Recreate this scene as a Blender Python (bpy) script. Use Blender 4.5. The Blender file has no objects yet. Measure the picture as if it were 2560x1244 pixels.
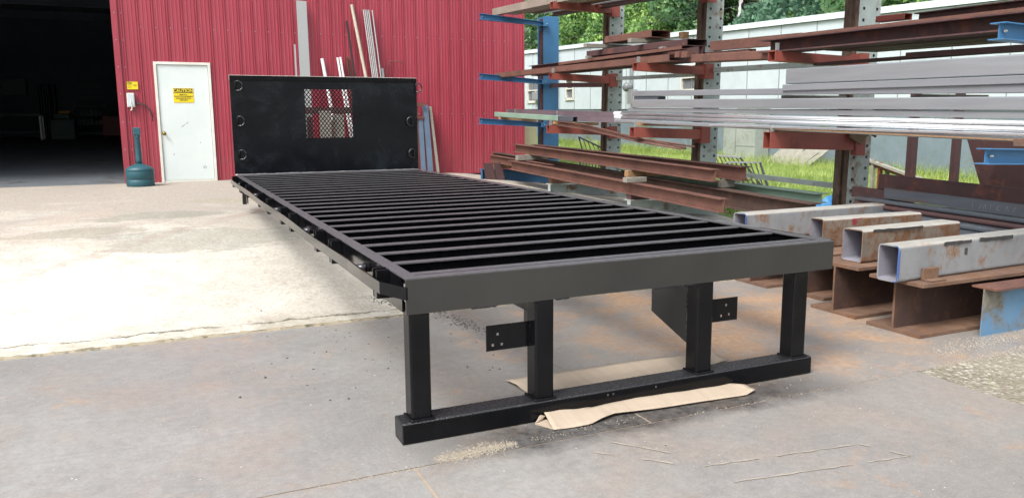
import bpy, bmesh, math, random
import numpy as np
from mathutils import Vector, Matrix
random.seed(7); R = math.radians
scene = bpy.context.scene; COL = scene.collection

# ------------------------------------------------------------------ camera
cam_d = bpy.data.cameras.new("camera"); cam = bpy.data.objects.new("camera", cam_d); COL.objects.link(cam)
cam_d.sensor_width = 36; cam_d.lens = 36*1971.5/2560; cam_d.clip_end = 400; cam_d.clip_start = .05
yaw, pitch, roll = .4236, .1604, -.0065
f = Vector((math.sin(yaw)*math.cos(pitch), math.cos(yaw)*math.cos(pitch), -math.sin(pitch)))
r0 = Vector((math.cos(yaw), -math.sin(yaw), 0)); u0 = r0.cross(f)
rr = r0*math.cos(roll)+u0*math.sin(roll); uu = -r0*math.sin(roll)+u0*math.cos(roll)
M = Matrix((rr, uu, -f)).transposed().to_4x4(); M.translation = Vector((-.9372, -3.1801, 1.3948))
cam.matrix_world = M; scene.camera = cam
# ------------------------------------------------------------------ light
SUN_EL, SUN_AZ = 52, 240        # azimuth clockwise from +Y: from the left, a little behind the camera
world = bpy.data.worlds.new("World"); scene.world = world; world.use_nodes = True
wn = world.node_tree; bg = wn.nodes["Background"]
sky = wn.nodes.new("ShaderNodeTexSky"); sky.sky_type = 'NISHITA'; sky.sun_disc = False
sky.sun_elevation = R(SUN_EL); sky.sun_rotation = R(SUN_AZ); sky.dust_density = 5; sky.air_density = 1.0; sky.ozone_density = 1
hs = wn.nodes.new("ShaderNodeHueSaturation"); hs.inputs["Saturation"].default_value = .45
wn.links.new(sky.outputs[0], hs.inputs["Color"]); wn.links.new(hs.outputs[0], bg.inputs[0]); bg.inputs[1].default_value = .15
sd = bpy.data.lights.new("sun", 'SUN'); so = bpy.data.objects.new("sun", sd); COL.objects.link(so)
sd.energy = 1.5; sd.angle = R(24); sd.color = (1, .98, .95)
az = R(SUN_AZ); el = R(SUN_EL)
sdir = Vector((math.sin(az)*math.cos(el), math.cos(az)*math.cos(el), math.sin(el)))
so.rotation_euler = sdir.to_track_quat('Z', 'Y').to_euler(); so.location = (-10, -10, 20)
scene.view_settings.view_transform = 'Standard'; scene.view_settings.look = 'None'
scene.view_settings.exposure = 1.0; scene.view_settings.gamma = 1

# ------------------------------------------------------------------ materials
def srgb(h):
    if isinstance(h, str):
        v = [int(h[i:i+2], 16)/255 for i in (0, 2, 4)]
        return tuple((c/12.92 if c < .04045 else ((c+.055)/1.055)**2.4) for c in v)+(1,)
    return tuple(h)+(1,) if len(h) == 3 else tuple(h)
class NT:
    def __init__(s, name):
        s.m = bpy.data.materials.new(name); s.m.use_nodes = True; s.t = s.m.node_tree; s.b = s.t.nodes["Principled BSDF"]
        s.out = s.t.nodes["Material Output"]
        s.tc = s.t.nodes.new("ShaderNodeTexCoord"); s.co = s.tc.outputs["Object"]
    def n(s, typ): return s.t.nodes.new("ShaderNode"+typ)
    def link(s, a, b): s.t.links.new(a, b)
    def mapping(s, scale=(1, 1, 1), loc=(0, 0, 0), rot=(0, 0, 0)):
        m = s.n("Mapping"); m.inputs["Scale"].default_value = scale; m.inputs["Location"].default_value = loc
        m.inputs["Rotation"].default_value = rot; s.link(s.co, m.inputs[0]); return m.outputs[0]
    def noise(s, scale, detail=6, rough=.6, vec=None, dist=0):
        k = s.n("TexNoise"); k.inputs["Scale"].default_value = scale; k.inputs["Detail"].default_value = detail
        k.inputs["Roughness"].default_value = rough; k.inputs["Distortion"].default_value = dist
        s.link(vec or s.co, k.inputs["Vector"]); return k.outputs[0]
    def ramp(s, v, a, b, ca=0, cb=1):
        k = s.n("MapRange"); k.inputs[1].default_value = a; k.inputs[2].default_value = b
        k.inputs[3].default_value = ca; k.inputs[4].default_value = cb; s.link(v, k.inputs[0]); return k.outputs[0]
    def mix(s, fac, a, b, mode='MIX'):
        k = s.n("Mix"); k.data_type = 'RGBA'; k.blend_type = mode
        for i, v in ((0, fac), (6, a), (7, b)):
            if isinstance(v, (int, float)): k.inputs[i].default_value = v
            elif isinstance(v, (tuple, str)): k.inputs[i].default_value = srgb(v)
            else: s.link(v, k.inputs[i])
        return k.outputs[2]
    def math(s, op, a, b=0.):
        k = s.n("Math"); k.operation = op
        for i, v in ((0, a), (1, b)):
            if isinstance(v, (int, float)): k.inputs[i].default_value = v
            else: s.link(v, k.inputs[i])
        return k.outputs[0]
    def bump(s, h, strength, dist=.01):
        k = s.n("Bump"); k.inputs["Strength"].default_value = strength; k.inputs["Distance"].default_value = dist
        s.link(h, k.inputs["Height"]); s.link(k.outputs[0], s.b.inputs["Normal"])
    def col(s, c):
        if isinstance(c, (tuple, str)): s.b.inputs["Base Color"].default_value = srgb(c)
        else: s.link(c, s.b.inputs["Base Color"])
    def xyz(s):
        k = s.n("SeparateXYZ"); s.link(s.co, k.inputs[0]); return k.outputs
def mat(name, base, var=None, scale=4, rough=.5, metal=0, rust=None, amt=.5, rs=6, bump=.15, bs=60, st=(1, 1, 1), spec=None, rr=.15):
    t = NT(name); v = t.mapping(st)
    c = t.mix(t.ramp(t.noise(scale, 8, .65, v), .35, .65), base, var or base)
    rg = t.ramp(t.noise(scale*2.3, 5, .6, v), .3, .7, rough-rr/2, rough+rr/2)
    if rust:
        k = t.ramp(t.noise(rs, 9, .7, v, .3), 1-amt-.07, 1-amt+.07)
        c = t.mix(k, c, t.mix(t.ramp(t.noise(rs*5, 5), .3, .7), rust, tuple(x*.5 for x in srgb(rust)[:3])))
        rg = t.math('MAXIMUM', rg, t.math('MULTIPLY', k, .85))
        if metal:
            t.link(t.ramp(k, 0, 1, metal, .05), t.b.inputs["Metallic"])
    elif metal: t.b.inputs["Metallic"].default_value = metal
    t.col(c); t.link(rg, t.b.inputs["Roughness"])
    if spec is not None: t.b.inputs["Specular IOR Level"].default_value = spec
    if bump: t.bump(t.noise(bs, 6, .6, v), bump, .004)
    return t.m
MAT = {}
def mk(k, *a, **kw): MAT[k] = mat(k, *a, **kw)
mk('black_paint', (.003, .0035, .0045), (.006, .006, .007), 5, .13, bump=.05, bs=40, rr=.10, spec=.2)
mk('black_top', (.042, .042, .046), (.075, .072, .076), 26, .45, bump=.6, bs=160, rr=.2, spec=.9)  # paler than the bed paint: some dust, and sky reflection put into the colour
mk('black_matt', (.016, .016, .017), (.011, .011, .012), 6, .42, bump=.12, bs=120, rr=.1)
mk('black_gloss', (.05, .05, .055), rough=.25, metal=.6, bump=0)
mk('chrome', (.8, .8, .8), rough=.15, metal=1, bump=0)
mk('weld_edge', (.45, .45, .45), rough=.35, metal=.8, bump=.3)
mk('rust_brown', '68463c', '50362f', 3, .7, rust='74503f', amt=.42, rs=5, bump=.3, bs=80)
mk('rust_dark', '4b3232', '3a2a2c', 3, .7, rust='6d4238', amt=.4, rs=5, bump=.25, bs=80)
mk('rust_orange', '745a48', '5a4438', 6, .85, rust='76543a', amt=.42, rs=7, bump=.5, bs=50)
mk('rust_web', '4a352b', '3a2b27', 5, .85, rust='62463a', amt=.4, rs=9, bump=.4, bs=60)
mk('black_wet', (.012, .012, .014), (.02, .02, .022), 40, .3, bump=1.0, bs=110, rr=.2, spec=.7)
mk('black_satin', (.021, .021, .020), (.029, .029, .027), 2.2, .42, bump=.08, bs=30, rr=.14)
mk('primer_red', '88463b', '7a3e35', 3, .5, rust='5e2c24', amt=.35, rs=7, bump=.1)
mk('blue_rack', '34668f', '3c7099', 3, .42, rust='5a3a34', amt=.24, rs=5, bump=.15)
mk('blue_dirty', '53799a', '5f84a0', 3, .65, rust='7d7a6e', amt=.48, rs=5, bump=.3)
mk('blue_dark', '2c5a80', '254a68', 3, .55, rust='4a3a36', amt=.35, rs=4, bump=.3)
mk('grey_rack', '9ba7a4', '8b9794', 3, .5, rust='7c5a3e', amt=.39, rs=4, bump=.2)
mk('grey_rack_side', '655548', '54473e', 3, .7, rust='54443a', amt=.5, rs=4, bump=.2, st=(4, 4, 1))
mk('alu', 'a4a9ad', '989da2', 2, .36, metal=.6, bump=.03, st=(8, .4, 8), bs=30)
mk('alu_bright', 'd4d6d8', 'c8cace', 2, .3, metal=.8, bump=0, st=(8, .3, 8), bs=30)
mk('alu_dull', '85888d', '7c7f84', 2, .5, metal=.3, bump=.08, st=(8, .4, 8), bs=30)
mk('purple_steel', '6d5f66', '5f545b', 3, .5, rust='6a4a48', amt=.3, bump=.1)
mk('green_paint', '7d9484', '6c8576', 3, .5, rust='8a6a50', amt=.32, rs=6, bump=.15)
mk('mill_steel', '4c525a', '3c4249', 2, .45, rust='5a4438', amt=.4, rs=3, st=(3, .5, 6), bump=.15)
mk('tube_mill', '8a8d8f', '777a7c', 5, .5, rust='8a6848', amt=.40, rs=14, st=(.6, 1, .5), bump=.2)
mk('tube_rusty', '80786e', '6c655c', 5, .55, rust='7c5a40', amt=.52, rs=9, bump=.25)
mk('tube_inner', '8a8a94', '777680', 6, .6, rust='7a6a66', amt=.35, rs=14, bump=.3)
mk('tube_top', 'a19f98', '918e87', 5, .4, rust='a08058', amt=.35, rs=6, bump=.15)
mk('mark_blue', '3a568e', '466096', 5, .5); mk('mark_red', '8c2f38', '7c3038', 5, .6)
mk('marker_black', (.03, .03, .03), (.06, .06, .06), 20, .5)
mk('wood_grey', '84827a', '6c6a62', 6, .85, st=(1, 8, 8), bump=.5, bs=20)
mk('wood_tan', '9a7a56', '7e6044', 6, .8, st=(1, 8, 8), bump=.5, bs=20)
mk('plywood', '8f8d83', '7a786c', 4, .85, rust='a8a698', amt=.4, rs=3, bump=.2)
mk('white_paint', 'bcc8cb', 'b2bec2', 2, .5, bump=.05)
mk('door_white', 'c6d0cf', 'cfd7d4', 1.5, .42, rust='b0aa94', amt=.31, rs=3.2, bump=.03)
mk('frame_white', 'd6d8d2', 'c6c4b8', 4, .5, bump=.05)
mk('brass', '9a7a34', rough=.25, metal=1, bump=0)
mk('sign_yellow', 'd8c21c', 'd2bb18', 3, .4, bump=0); mk('sign_black', (.03, .03, .02), rough=.5, bump=0)
mk('teal_plastic', '1f4b56', '24535c', 4, .5, rust='3a646a', amt=.3, rs=5, bump=.2)
mk('rubber', (.03, .03, .03), rough=.6)
mk('galv', 'a9adac', '999d9c', 6, .4, metal=.5, bump=.1, st=(4, 4, .6))
mk('pipe_white', 'd8dbdb', 'c4c8c8', 4, .4, bump=.05); mk('pipe_beige', 'b2ae9e', 'a29c8a', 6, .55, rust='8a7a50', amt=.3)
mk('tank_beige', 'cfc4a0', 'c8bc98', 3, .45, bump=.03)
mk('fence_black', (.02, .021, .022), (.03, .03, .03), 6, .45)
mk('rail_silver', 'b0b4b8', 'a4a8ac', 4, .4, metal=.4)
mk('tarp_blue', '2c78b4', '5aa4d4', 9, .45, bump=.6, bs=25)
mk('plastic_white', 'e2e4e4', 'd0d2d2', 14, .35, bump=.6, bs=40)
mk('glass_dark', (.12, .13, .14), (.18, .19, .2), 3, .12, bump=0)
mk('found_grey', '74828a', '66757c', 1.6, .8, rust='6f7a5e', amt=.42, rs=1.0, bump=.3, bs=20)
mk('pilaster_mat', '9aa09a', '8c948c', 1.5, .8, rust='7c8468', amt=.4, rs=1.6, bump=.3, bs=20)
mk('shop_grey', (.16, .18, .2), (.12, .14, .16), 5, .6); mk('dark_metal', (.06, .07, .085), (.09, .1, .11), 5, .5); mk('shop_wall', (.12, .15, .19), (.09, .115, .15), .6, .8); mk('shop_conc', (.10, .115, .13), (.14, .155, .17), .5, .6, rust='5a5a5a', amt=.4, rs=1)
mk('shop_green', (.08, .13, .12), rough=.6); mk('shop_yellow', 'b8801c', rough=.5); mk('shop_red', '7a2a28', rough=.5)
mk('bark', '5c5046', '4a4038', 8, .9, bump=.6, bs=15)
mk('sand', '9c9484', '827a6c', 60, .9, bump=.4)
mk('dirt_seam', 'a09280', '8a7c6c', 30, .9, bump=.4)
mk('joint_mortar', '9a917c', '7c735f', 9, .9, rust='5c5444', amt=.4, rs=14, bump=.6)
mk('dirt_faint', 'a0978a', '928a7e', 30, .9, bump=.3)
mk('pebble', (.06, .055, .05), (.12, .11, .10), 9, .8)
mk('roof_white', 'd8e2e6', 'c8d4d8', 1.2, .55, bump=.05)
mk('plate_diamond', 'a9aba8', '9da09d', 60, .4, metal=.5, bump=.6, bs=90)
mk('blue_steel', '54687c', '4a5b6d', 3, .5, rust='6a5c58', amt=.35, rs=5, bump=.15)
mk('beige_steel', '8c8278', '7a7168', 3, .6, rust='6c5246', amt=.36, rs=5)
mk('chalk', '858c92', '6c7278', 30, .9)
mk('kraft_dark', '5c4a34', '4c3c2a', 5, .8)
mk('kraft', 'a89a88', '9e907f', 3, .85, bump=.15, st=(6, .6, 1), bs=9)

def siding_mat():
    t = NT('red_siding'); x = t.xyz()
    n = t.noise(1.1, 5, .6, t.mapping((1, 1, .35)))
    c = t.mix(t.ramp(n, .35, .7), '8c303e', '993b49')
    c = t.mix(t.ramp(t.noise(40, 3, .6, t.mapping((1, 1, .05))), .52, .75, 0, .22), c, 'b86470')
    low = t.ramp(x[2], .9, .3, 0, .3)      # splashed dirt at the foot
    c = t.mix(t.math('MULTIPLY', low, t.ramp(t.noise(7), .4, .7)), c, '7e5a50')
    t.col(c); t.b.inputs["Roughness"].default_value = .42
    t.bump(t.noise(25, 3, .5, t.mapping((1, 1, .08))), .12, .004); return t.m
MAT['red_siding'] = siding_mat()
def headboard_mat():
    t = NT('headboard_black'); x = t.xyz()
    n = t.noise(2.4, 8, .7, None, .4); k = t.ramp(n, .5, .72)
    sp = t.ramp(t.noise(24, 8, .75, t.mapping((1, 1, 2.4))), .58, .68)
    c = t.mix(t.math('MULTIPLY', k, .8), (.003, .004, .006), (.010, .014, .018))
    c = t.mix(t.math('MULTIPLY', sp, t.ramp(n, .42, .6, 0, .6)), c, (.035, .045, .05))
    t.col(c); t.link(t.ramp(n, .35, .7, .14, .34), t.b.inputs["Roughness"]); t.b.inputs['Specular IOR Level'].default_value = .3
    t.bump(t.noise(30, 6), .05, .004); return t.m
MAT['headboard_black'] = headboard_mat()
def steel_floor_mat():
    t = NT('steel_floor'); x = t.xyz()
    n1 = t.noise(.55, 8, .6, None, .3); n2 = t.noise(2.6, 10, .75); n3 = t.noise(22, 10, .8); n4 = t.noise(90, 4, .7)
    c = t.mix(t.ramp(n1, .36, .64), '7e7d7a', '959490')
    c = t.mix(t.ramp(x[0], -.2, 2.2, 0, .42), c, '7c7169')  # browner to the right; left kept paler, sky sheen put into the colour
    c = t.mix(t.ramp(n2, .46, .66, 0, .5), c, '72706b')
    c = t.mix(t.ramp(t.noise(1.7, 10, .72, t.mapping((1, 1, 1), (1, 8, 0))), .47, .62, 0, .55), c, '92857a')
    c = t.mix(t.ramp(n3, .36, .60, .38, 0), c, '59575a')
    c = t.mix(t.ramp(n4, .5, .75, 0, .35), c, 'b4b2ae')
    dx = t.math('SUBTRACT', x[0], 2.7); dy = t.math('SUBTRACT', x[1], 1.1)
    d2 = t.math('ADD', t.math('MULTIPLY', dx, dx), t.math('MULTIPLY', t.math('MULTIPLY', dy, dy), 1.6))
    bloom = t.ramp(t.math('SQRT', d2), .3, 2.5, .21, 0)
    rk = t.ramp(t.math('ADD', t.noise(1.6, 12, .75, t.mapping((1, 1, 1), (5, 2, 0)), .4), bloom), .58, .74, 0, .8)
    c = t.mix(rk, c, t.mix(t.ramp(n3, .36, .62), '8c6a4c', 'ac8e70'))
    # long fine scratches in two directions
    for sc_, rot, th, cc in (((.7, 9, 1), .35, .66, 'b8b2a8'), ((8, .6, 1), .1, .67, 'aaa398'), ((1, 14, 1), -.5, .68, '5c5654')):
        k = t.ramp(t.noise(3.2, 10, .8, t.mapping(sc_, (2, 4, 0), (0, 0, rot))), th, th+.025, 0, .65); c = t.mix(k, c, cc)
    w = t.ramp(t.noise(7, 12, .85, t.mapping((1, 1.6, 1), (7, 4, 0))), .63, .67, 0, .75); c = t.mix(w, c, 'c8c4bc')
    for sc_, r_, cc, a, b in ((11, .055, 'd8d4cc', .50, .53), (23, .09, 'ccc8c0', .54, .57), (4.3, .022, '1c1a18', .46, .5), (13, .05, '3a3430', .55, .58)):
        v = t.n("TexVoronoi"); v.inputs["Scale"].default_value = sc_; t.link(t.co, v.inputs["Vector"])
        c = t.mix(t.math('MULTIPLY', t.ramp(v.outputs["Distance"], r_, r_*.7), t.ramp(n2, a, b)), c, cc)
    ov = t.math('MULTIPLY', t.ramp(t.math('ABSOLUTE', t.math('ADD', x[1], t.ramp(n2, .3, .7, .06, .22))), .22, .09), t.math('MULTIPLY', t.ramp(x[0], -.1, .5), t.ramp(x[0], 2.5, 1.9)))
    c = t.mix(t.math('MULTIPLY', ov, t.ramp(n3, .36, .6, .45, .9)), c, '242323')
    t.col(c); t.link(t.math('ADD', t.ramp(n2, .3, .7, .34, .5), t.math('MULTIPLY', rk, .3)), t.b.inputs["Roughness"])
    t.bump(t.math('ADD', n3, t.math('MULTIPLY', n2, .6)), .2, .004); return t.m
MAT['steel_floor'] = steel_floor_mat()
def concrete_mat():
    t = NT('concrete'); x = t.xyz()
    n1 = t.noise(.5, 10, .65, None, .5); n2 = t.noise(2.8, 12, .78); n3 = t.noise(30, 10, .85); n4 = t.noise(120, 4, .8)
    near_pale = t.ramp(t.math('ADD', x[1], t.ramp(n1, .3, .7, -2.4, 2.4)), 7.8, 4.8)  # noisy blend, paler towards the near edge of the slab
    c = t.mix(near_pale, '97928a', 'd2cfc4')
    c = t.mix(t.ramp(n2, .42, .62, 0, .5), c, 'a39889')
    c = t.mix(t.ramp(t.noise(1.1, 10, .72, t.mapping((1, .7, 1), (3, 9, 0), (0, 0, .6))), .5, .62, 0, .5), c, 'a99c8e')
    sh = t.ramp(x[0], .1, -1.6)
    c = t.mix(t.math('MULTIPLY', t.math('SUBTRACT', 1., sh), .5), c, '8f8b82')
    for (cx, cy, rx, ry, amt, cc, o) in ((-.45, 5.5, 1.0, .62, .5, '7c7f74', .3), (-.95, 7.3, .75, .35, .65, '7a7c70', 4.), (.0, 8.6, .5, .3, .6, '8c8a76', 8.), (-1.7, 6.2, .6, .35, .5, '84806f', 6.)):
        dx = t.math('DIVIDE', t.math('SUBTRACT', x[0], cx), rx); dy = t.math('DIVIDE', t.math('SUBTRACT', x[1], cy), ry)
        d = t.math('ADD', t.math('MULTIPLY', dx, dx), t.math('MULTIPLY', dy, dy))
        pk = t.ramp(t.math('ADD', d, t.ramp(t.noise(1.6, 12, .72, t.mapping((1, 1.7, 1), (o, o, 0)), .4), .3, .7, -1.3, 1.3)), 1.05, .82, 0, amt)
        c = t.mix(pk, c, cc)
    c = t.mix(t.ramp(n3, .5, .62, 0, .55), c, '766c5e'); c = t.mix(t.ramp(n3, .46, .34, 0, .5), c, 'e2dece')
    c = t.mix(t.ramp(n4, .55, .7, 0, .5), c, '6e6556')
    fl = t.ramp(t.noise(13, 12, .85, t.mapping((.6, 2.4, 1), (1, 1, 0))), .58, .62, 0, .7); c = t.mix(fl, c, '7c7263')
    st = t.ramp(t.noise(1.9, 10, .75, t.mapping((1, 1, 1), (8, 3, 1))), .67, .73, 0, .6); c = t.mix(st, c, 'a5834e')
    # tyre sweep
    sw = t.math('ADD', t.math('MULTIPLY', x[0], .8), t.math('MULTIPLY', x[1], -.6))
    tr = t.math('MULTIPLY', t.ramp(t.math('ABSOLUTE', t.math('ADD', sw, 4.2)), .16, .06), t.ramp(n2, .4, .6, .1, .6)); c = t.mix(tr, c, '8d7f74')
    ln = t.math('ADD', x[1], t.math('ADD', t.ramp(t.noise(2.2, 10, .75), .3, .7, -.07, .07), t.math('MULTIPLY', x[0], .02)))
    ck = t.math('MULTIPLY', t.ramp(t.math('ABSOLUTE', t.math('SUBTRACT', ln, 2.40)), .014, .003), t.ramp(t.noise(3), .38, .5, .2, 1))
    c = t.mix(t.math('MULTIPLY', ck, .9), c, '40392e')
    ed = t.ramp(x[1], 2.75, 2.3, 0, .35); c = t.mix(t.math('MULTIPLY', ed, t.ramp(n2, .4, .55)), c, '84806a')
    ck2 = t.ramp(t.math('ABSOLUTE', t.math('SUBTRACT', t.math('ADD', t.math('ADD', x[0], t.math('MULTIPLY', x[1], .3)), t.ramp(t.noise(1.2, 10, .75), .3, .7, -.5, .5)), 1.2)), .010, .003, 0, .7)
    c = t.mix(ck2, c, '544c40')
    t.col(c); t.b.inputs["Roughness"].default_value = .85
    t.bump(t.math('SUBTRACT', t.math('ADD', n3, n2), t.math('MULTIPLY', ck, 2.)), .6, .006); return t.m
MAT['concrete'] = concrete_mat()
def gravel_mat(name, a, b, d):
    t = NT(name)
    v = t.n("TexVoronoi"); v.inputs["Scale"].default_value = 55; t.link(t.co, v.inputs["Vector"])
    c = t.mix(t.ramp(t.noise(1.4, 6), .35, .65), a, b)
    sx = t.n('SeparateColor'); t.link(v.outputs['Color'], sx.inputs[0]); c = t.mix(t.ramp(sx.outputs[0], 0, 1, 0, .5), c, d); c = t.mix(t.ramp(sx.outputs[1], .7, 1, 0, .5), c, (.62, .6, .55))
    c = t.mix(t.ramp(t.noise(60, 4, .7), .5, .65, 0, .6), c, d)
    t.col(c); t.b.inputs["Roughness"].default_value = .95; t.bump(v.outputs["Distance"], .9, .01); return t.m
MAT['gravel'] = gravel_mat('gravel', '8f8979', '7d7667', '5c5546')
MAT['soil_grass'] = gravel_mat('soil_grass', '5c7a28', '6c8c2c', '46602a')
MAT['hill_green'] = gravel_mat('hill_green', '26381e', '2e4422', '182812')
def leaf_mat(name, dark, mid, light, sc=.9):
    t = NT(name); oi = t.n("ObjectInfo"); geo = t.n("NewGeometry")
    n = t.noise(sc, 4, .6); n = t.math('ADD', n, t.ramp(geo.outputs["Random Per Island"], 0, 1, -.16, .16))
    c = t.mix(t.ramp(n, .32, .5), dark, mid); c = t.mix(t.ramp(n, .5, .72), c, light)
    t.col(c); t.b.inputs["Roughness"].default_value = .55
    tr = t.n("BsdfTranslucent"); t.link(c, tr.inputs[0]); ms = t.n("MixShader"); ms.inputs[0].default_value = .3
    t.link(t.b.outputs[0], ms.inputs[1]); t.link(tr.outputs[0], ms.inputs[2]); t.link(ms.outputs[0], t.out.inputs[0]); return t.m
MAT['leaf_a'] = leaf_mat('leaf_a', '4c6c42', '739a52', 'a6c46c')
MAT['leaf_b'] = leaf_mat('leaf_b', '425f46', '5c8454', '86a66a')
MAT['leaf_c'] = leaf_mat('leaf_c', '3c5c4a', '52785e', '6e9474')
MAT['grass_blade'] = leaf_mat('grass_blade', '788e46', '96aa56', 'b8c276', .8)

# ------------------------------------------------------------------ mesh helpers
def add_box(bm, x0, x1, y0, y1, z0, z1, mi=0, bev=0):
    vs = [bm.verts.new(p) for p in ((x0, y0, z0), (x1, y0, z0), (x1, y1, z0), (x0, y1, z0), (x0, y0, z1), (x1, y0, z1), (x1, y1, z1), (x0, y1, z1))]
    fs = [bm.faces.new([vs[i] for i in q]) for q in ((0, 3, 2, 1), (4, 5, 6, 7), (0, 1, 5, 4), (1, 2, 6, 5), (2, 3, 7, 6), (3, 0, 4, 7))]
    for q in fs: q.material_index = mi
    if bev:
        es = list({e for q in fs for e in q.edges})
        bmesh.ops.bevel(bm, geom=es, offset=bev, segments=2, profile=.5, affect='EDGES')
    return fs
def rect(w, h): return [[(0, 0), (w, 0), (w, -h), (0, -h)]]
def isec(w, h, tf=.01, tw=.008):
    a, b = (w-tw)/2, (w+tw)/2
    return [[(0, 0), (w, 0), (w, -tf), (b, -tf), (b, -h+tf), (w, -h+tf), (w, -h), (0, -h), (0, -h+tf), (a, -h+tf), (a, -tf), (0, -tf)]]
def csec(w, h, t=.008): return [[(0, 0), (w, 0), (w, -t), (t, -t), (t, -h+t), (w, -h+t), (w, -h), (0, -h)]]           # web at the front
def cback(w, h, t=.008): return [[(0, 0), (w, 0), (w, -h), (0, -h), (0, -h+t), (w-t, -h+t), (w-t, -t), (0, -t)]]       # toes to the front
def csec_down(w, h, t=.008): return [[(0, 0), (w, 0), (w, -h), (w-t, -h), (w-t, -t), (t, -t), (t, -h), (0, -h)]]      # lying, toes down
def lsec(w, h, t=.008): return [[(0, 0), (t, 0), (t, -h+t), (w, -h+t), (w, -h), (0, -h)]]
def rring(w, h, r, o=0, n=4):
    pts = []
    for cx, cy, a0 in ((w-r, -r, 90), (w-r, -h+r, 0), (r, -h+r, -90), (r, -r, -180)):
        for i in range(n+1):
            a = R(a0-90*i/n); pts.append((cx+(r-o)*math.cos(a), cy+(r-o)*math.sin(a)))
    return pts
def rtube(w, h, t=.01, r=.02): return [rring(w, h, r), rring(w, h, r, t)]
def pipe(d, t=.004, n=14):
    o = [(d/2+d/2*math.cos(2*math.pi*i/n), -d/2+d/2*math.sin(2*math.pi*i/n)) for i in range(n)]
    q = (d/2-t)/(d/2); return [o, [(d/2+(x-d/2)*q, -d/2+(y+d/2)*q) for x, y in o]]
def beam(bm, p0, p1, prof, mi=0, mi_in=None, mi_top=None, smooth=False):
    p0, p1 = Vector(p0), Vector(p1); d = (p1-p0)
    u = Vector((0, 0, 1)).cross(d)
    if u.length < 1e-6: u = Vector((1, 0, 0)); v = Vector((0, 1, 0))
    else:
        u.normalize()
        if u.x+u.y < 0: u = -u
        v = Vector((0, 0, 1)) if abs(d.z) < .7*d.length else d.normalized().cross(u)
    rings = []
    for lp in prof:
        a = [bm.verts.new(p0+u*x+v*y) for x, y in lp]; b = [bm.verts.new(p1+u*x+v*y) for x, y in lp]; rings.append((a, b))
    fs = []
    for k, (a, b) in enumerate(rings):
        n = len(a)
        for i in range(n):
            q = bm.faces.new((a[i], a[(i+1) % n], b[(i+1) % n], b[i])); q.smooth = smooth
            q.material_index = mi_in if (k and mi_in is not None) else mi; fs.append(q)
            if mi_top is not None and k == 0:
                m = sum((Vector(w.co) for w in q.verts), Vector())/4
                if all(abs((w.co-p0).dot(u)*0+((w.co-p0)-d*((w.co-p0).dot(d)/d.length_squared)).z) < .012 for w in q.verts): q.material_index = mi_top
    if len(rings) == 1:
        for e in rings[0]:
            q = bm.faces.new(e); q.material_index = mi; fs.append(q)
    else:
        for e in (0, 1):
            A, B = rings[0][e], rings[1][e]; n = len(A)
            for i in range(n):
                q = bm.faces.new((A[i], A[(i+1) % n], B[(i+1) % n], B[i])); q.material_index = mi; fs.append(q)
    bmesh.ops.recalc_face_normals(bm, faces=fs)
def tube_path(bm, pts, rad, n=8, mi=0):
    pts = [Vector(p) for p in pts]; rings = []
    rad = rad if isinstance(rad, (list, tuple)) else [rad]*len(pts)
    for i, p in enumerate(pts):
        t = (pts[min(i+1, len(pts)-1)]-pts[max(i-1, 0)]).normalized()
        a = t.cross(Vector((0, 0, 1)));
        if a.length < .05: a = t.cross(Vector((1, 0, 0)))
        a.normalize(); b = t.cross(a)
        rings.append([bm.verts.new(p+(a*math.cos(2*math.pi*k/n)+b*math.sin(2*math.pi*k/n))*rad[i]) for k in range(n)])
    fs = []
    for i in range(len(rings)-1):
        for k in range(n):
            q = bm.faces.new((rings[i][k], rings[i][(k+1) % n], rings[i+1][(k+1) % n], rings[i+1][k])); q.smooth = True; q.material_index = mi; fs.append(q)
    for rg in (rings[0], rings[-1]): q = bm.faces.new(rg); q.material_index = mi; fs.append(q)
    bmesh.ops.recalc_face_normals(bm, faces=fs)
def lathe(bm, cx, cy, prof, n=32, mi=0):
    rings = [[bm.verts.new((cx+r*math.cos(2*math.pi*k/n), cy+r*math.sin(2*math.pi*k/n), z)) for k in range(n)] for r, z in prof]
    fs = []
    for i in range(len(rings)-1):
        for k in range(n):
            q = bm.faces.new((rings[i][k], rings[i][(k+1) % n], rings[i+1][(k+1) % n], rings[i+1][k])); q.smooth = True; q.material_index = mi; fs.append(q)
    for rg in (rings[0], rings[-1]): fs.append(bm.faces.new(rg))
    bmesh.ops.recalc_face_normals(bm, faces=fs)
def quad(bm, pts, mi=0):
    q = bm.faces.new([bm.verts.new(p) for p in pts]); q.material_index = mi; return q
def slab(bm, pts, thick, mi=0):   # a flat polygon given real thickness along its normal
    pts = [Vector(p) for p in pts]; n = (pts[1]-pts[0]).cross(pts[2]-pts[0]).normalized()*thick
    a = [bm.verts.new(p) for p in pts]; b = [bm.verts.new(p-n) for p in pts]; k = len(pts)
    fs = [bm.faces.new(a), bm.faces.new(b[::-1])]+[bm.faces.new((a[i], b[i], b[(i+1) % k], a[(i+1) % k])) for i in range(k)]
    for q in fs: q.material_index = mi
    bmesh.ops.recalc_face_normals(bm, faces=fs)
def thing(name, loc, label, cat, group=None):
    o = bpy.data.objects.new(name, None); COL.objects.link(o); o.location = loc; o.empty_display_size = .1
    o['label'] = label; o['category'] = cat
    if group: o['group'] = group
    return o
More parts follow.
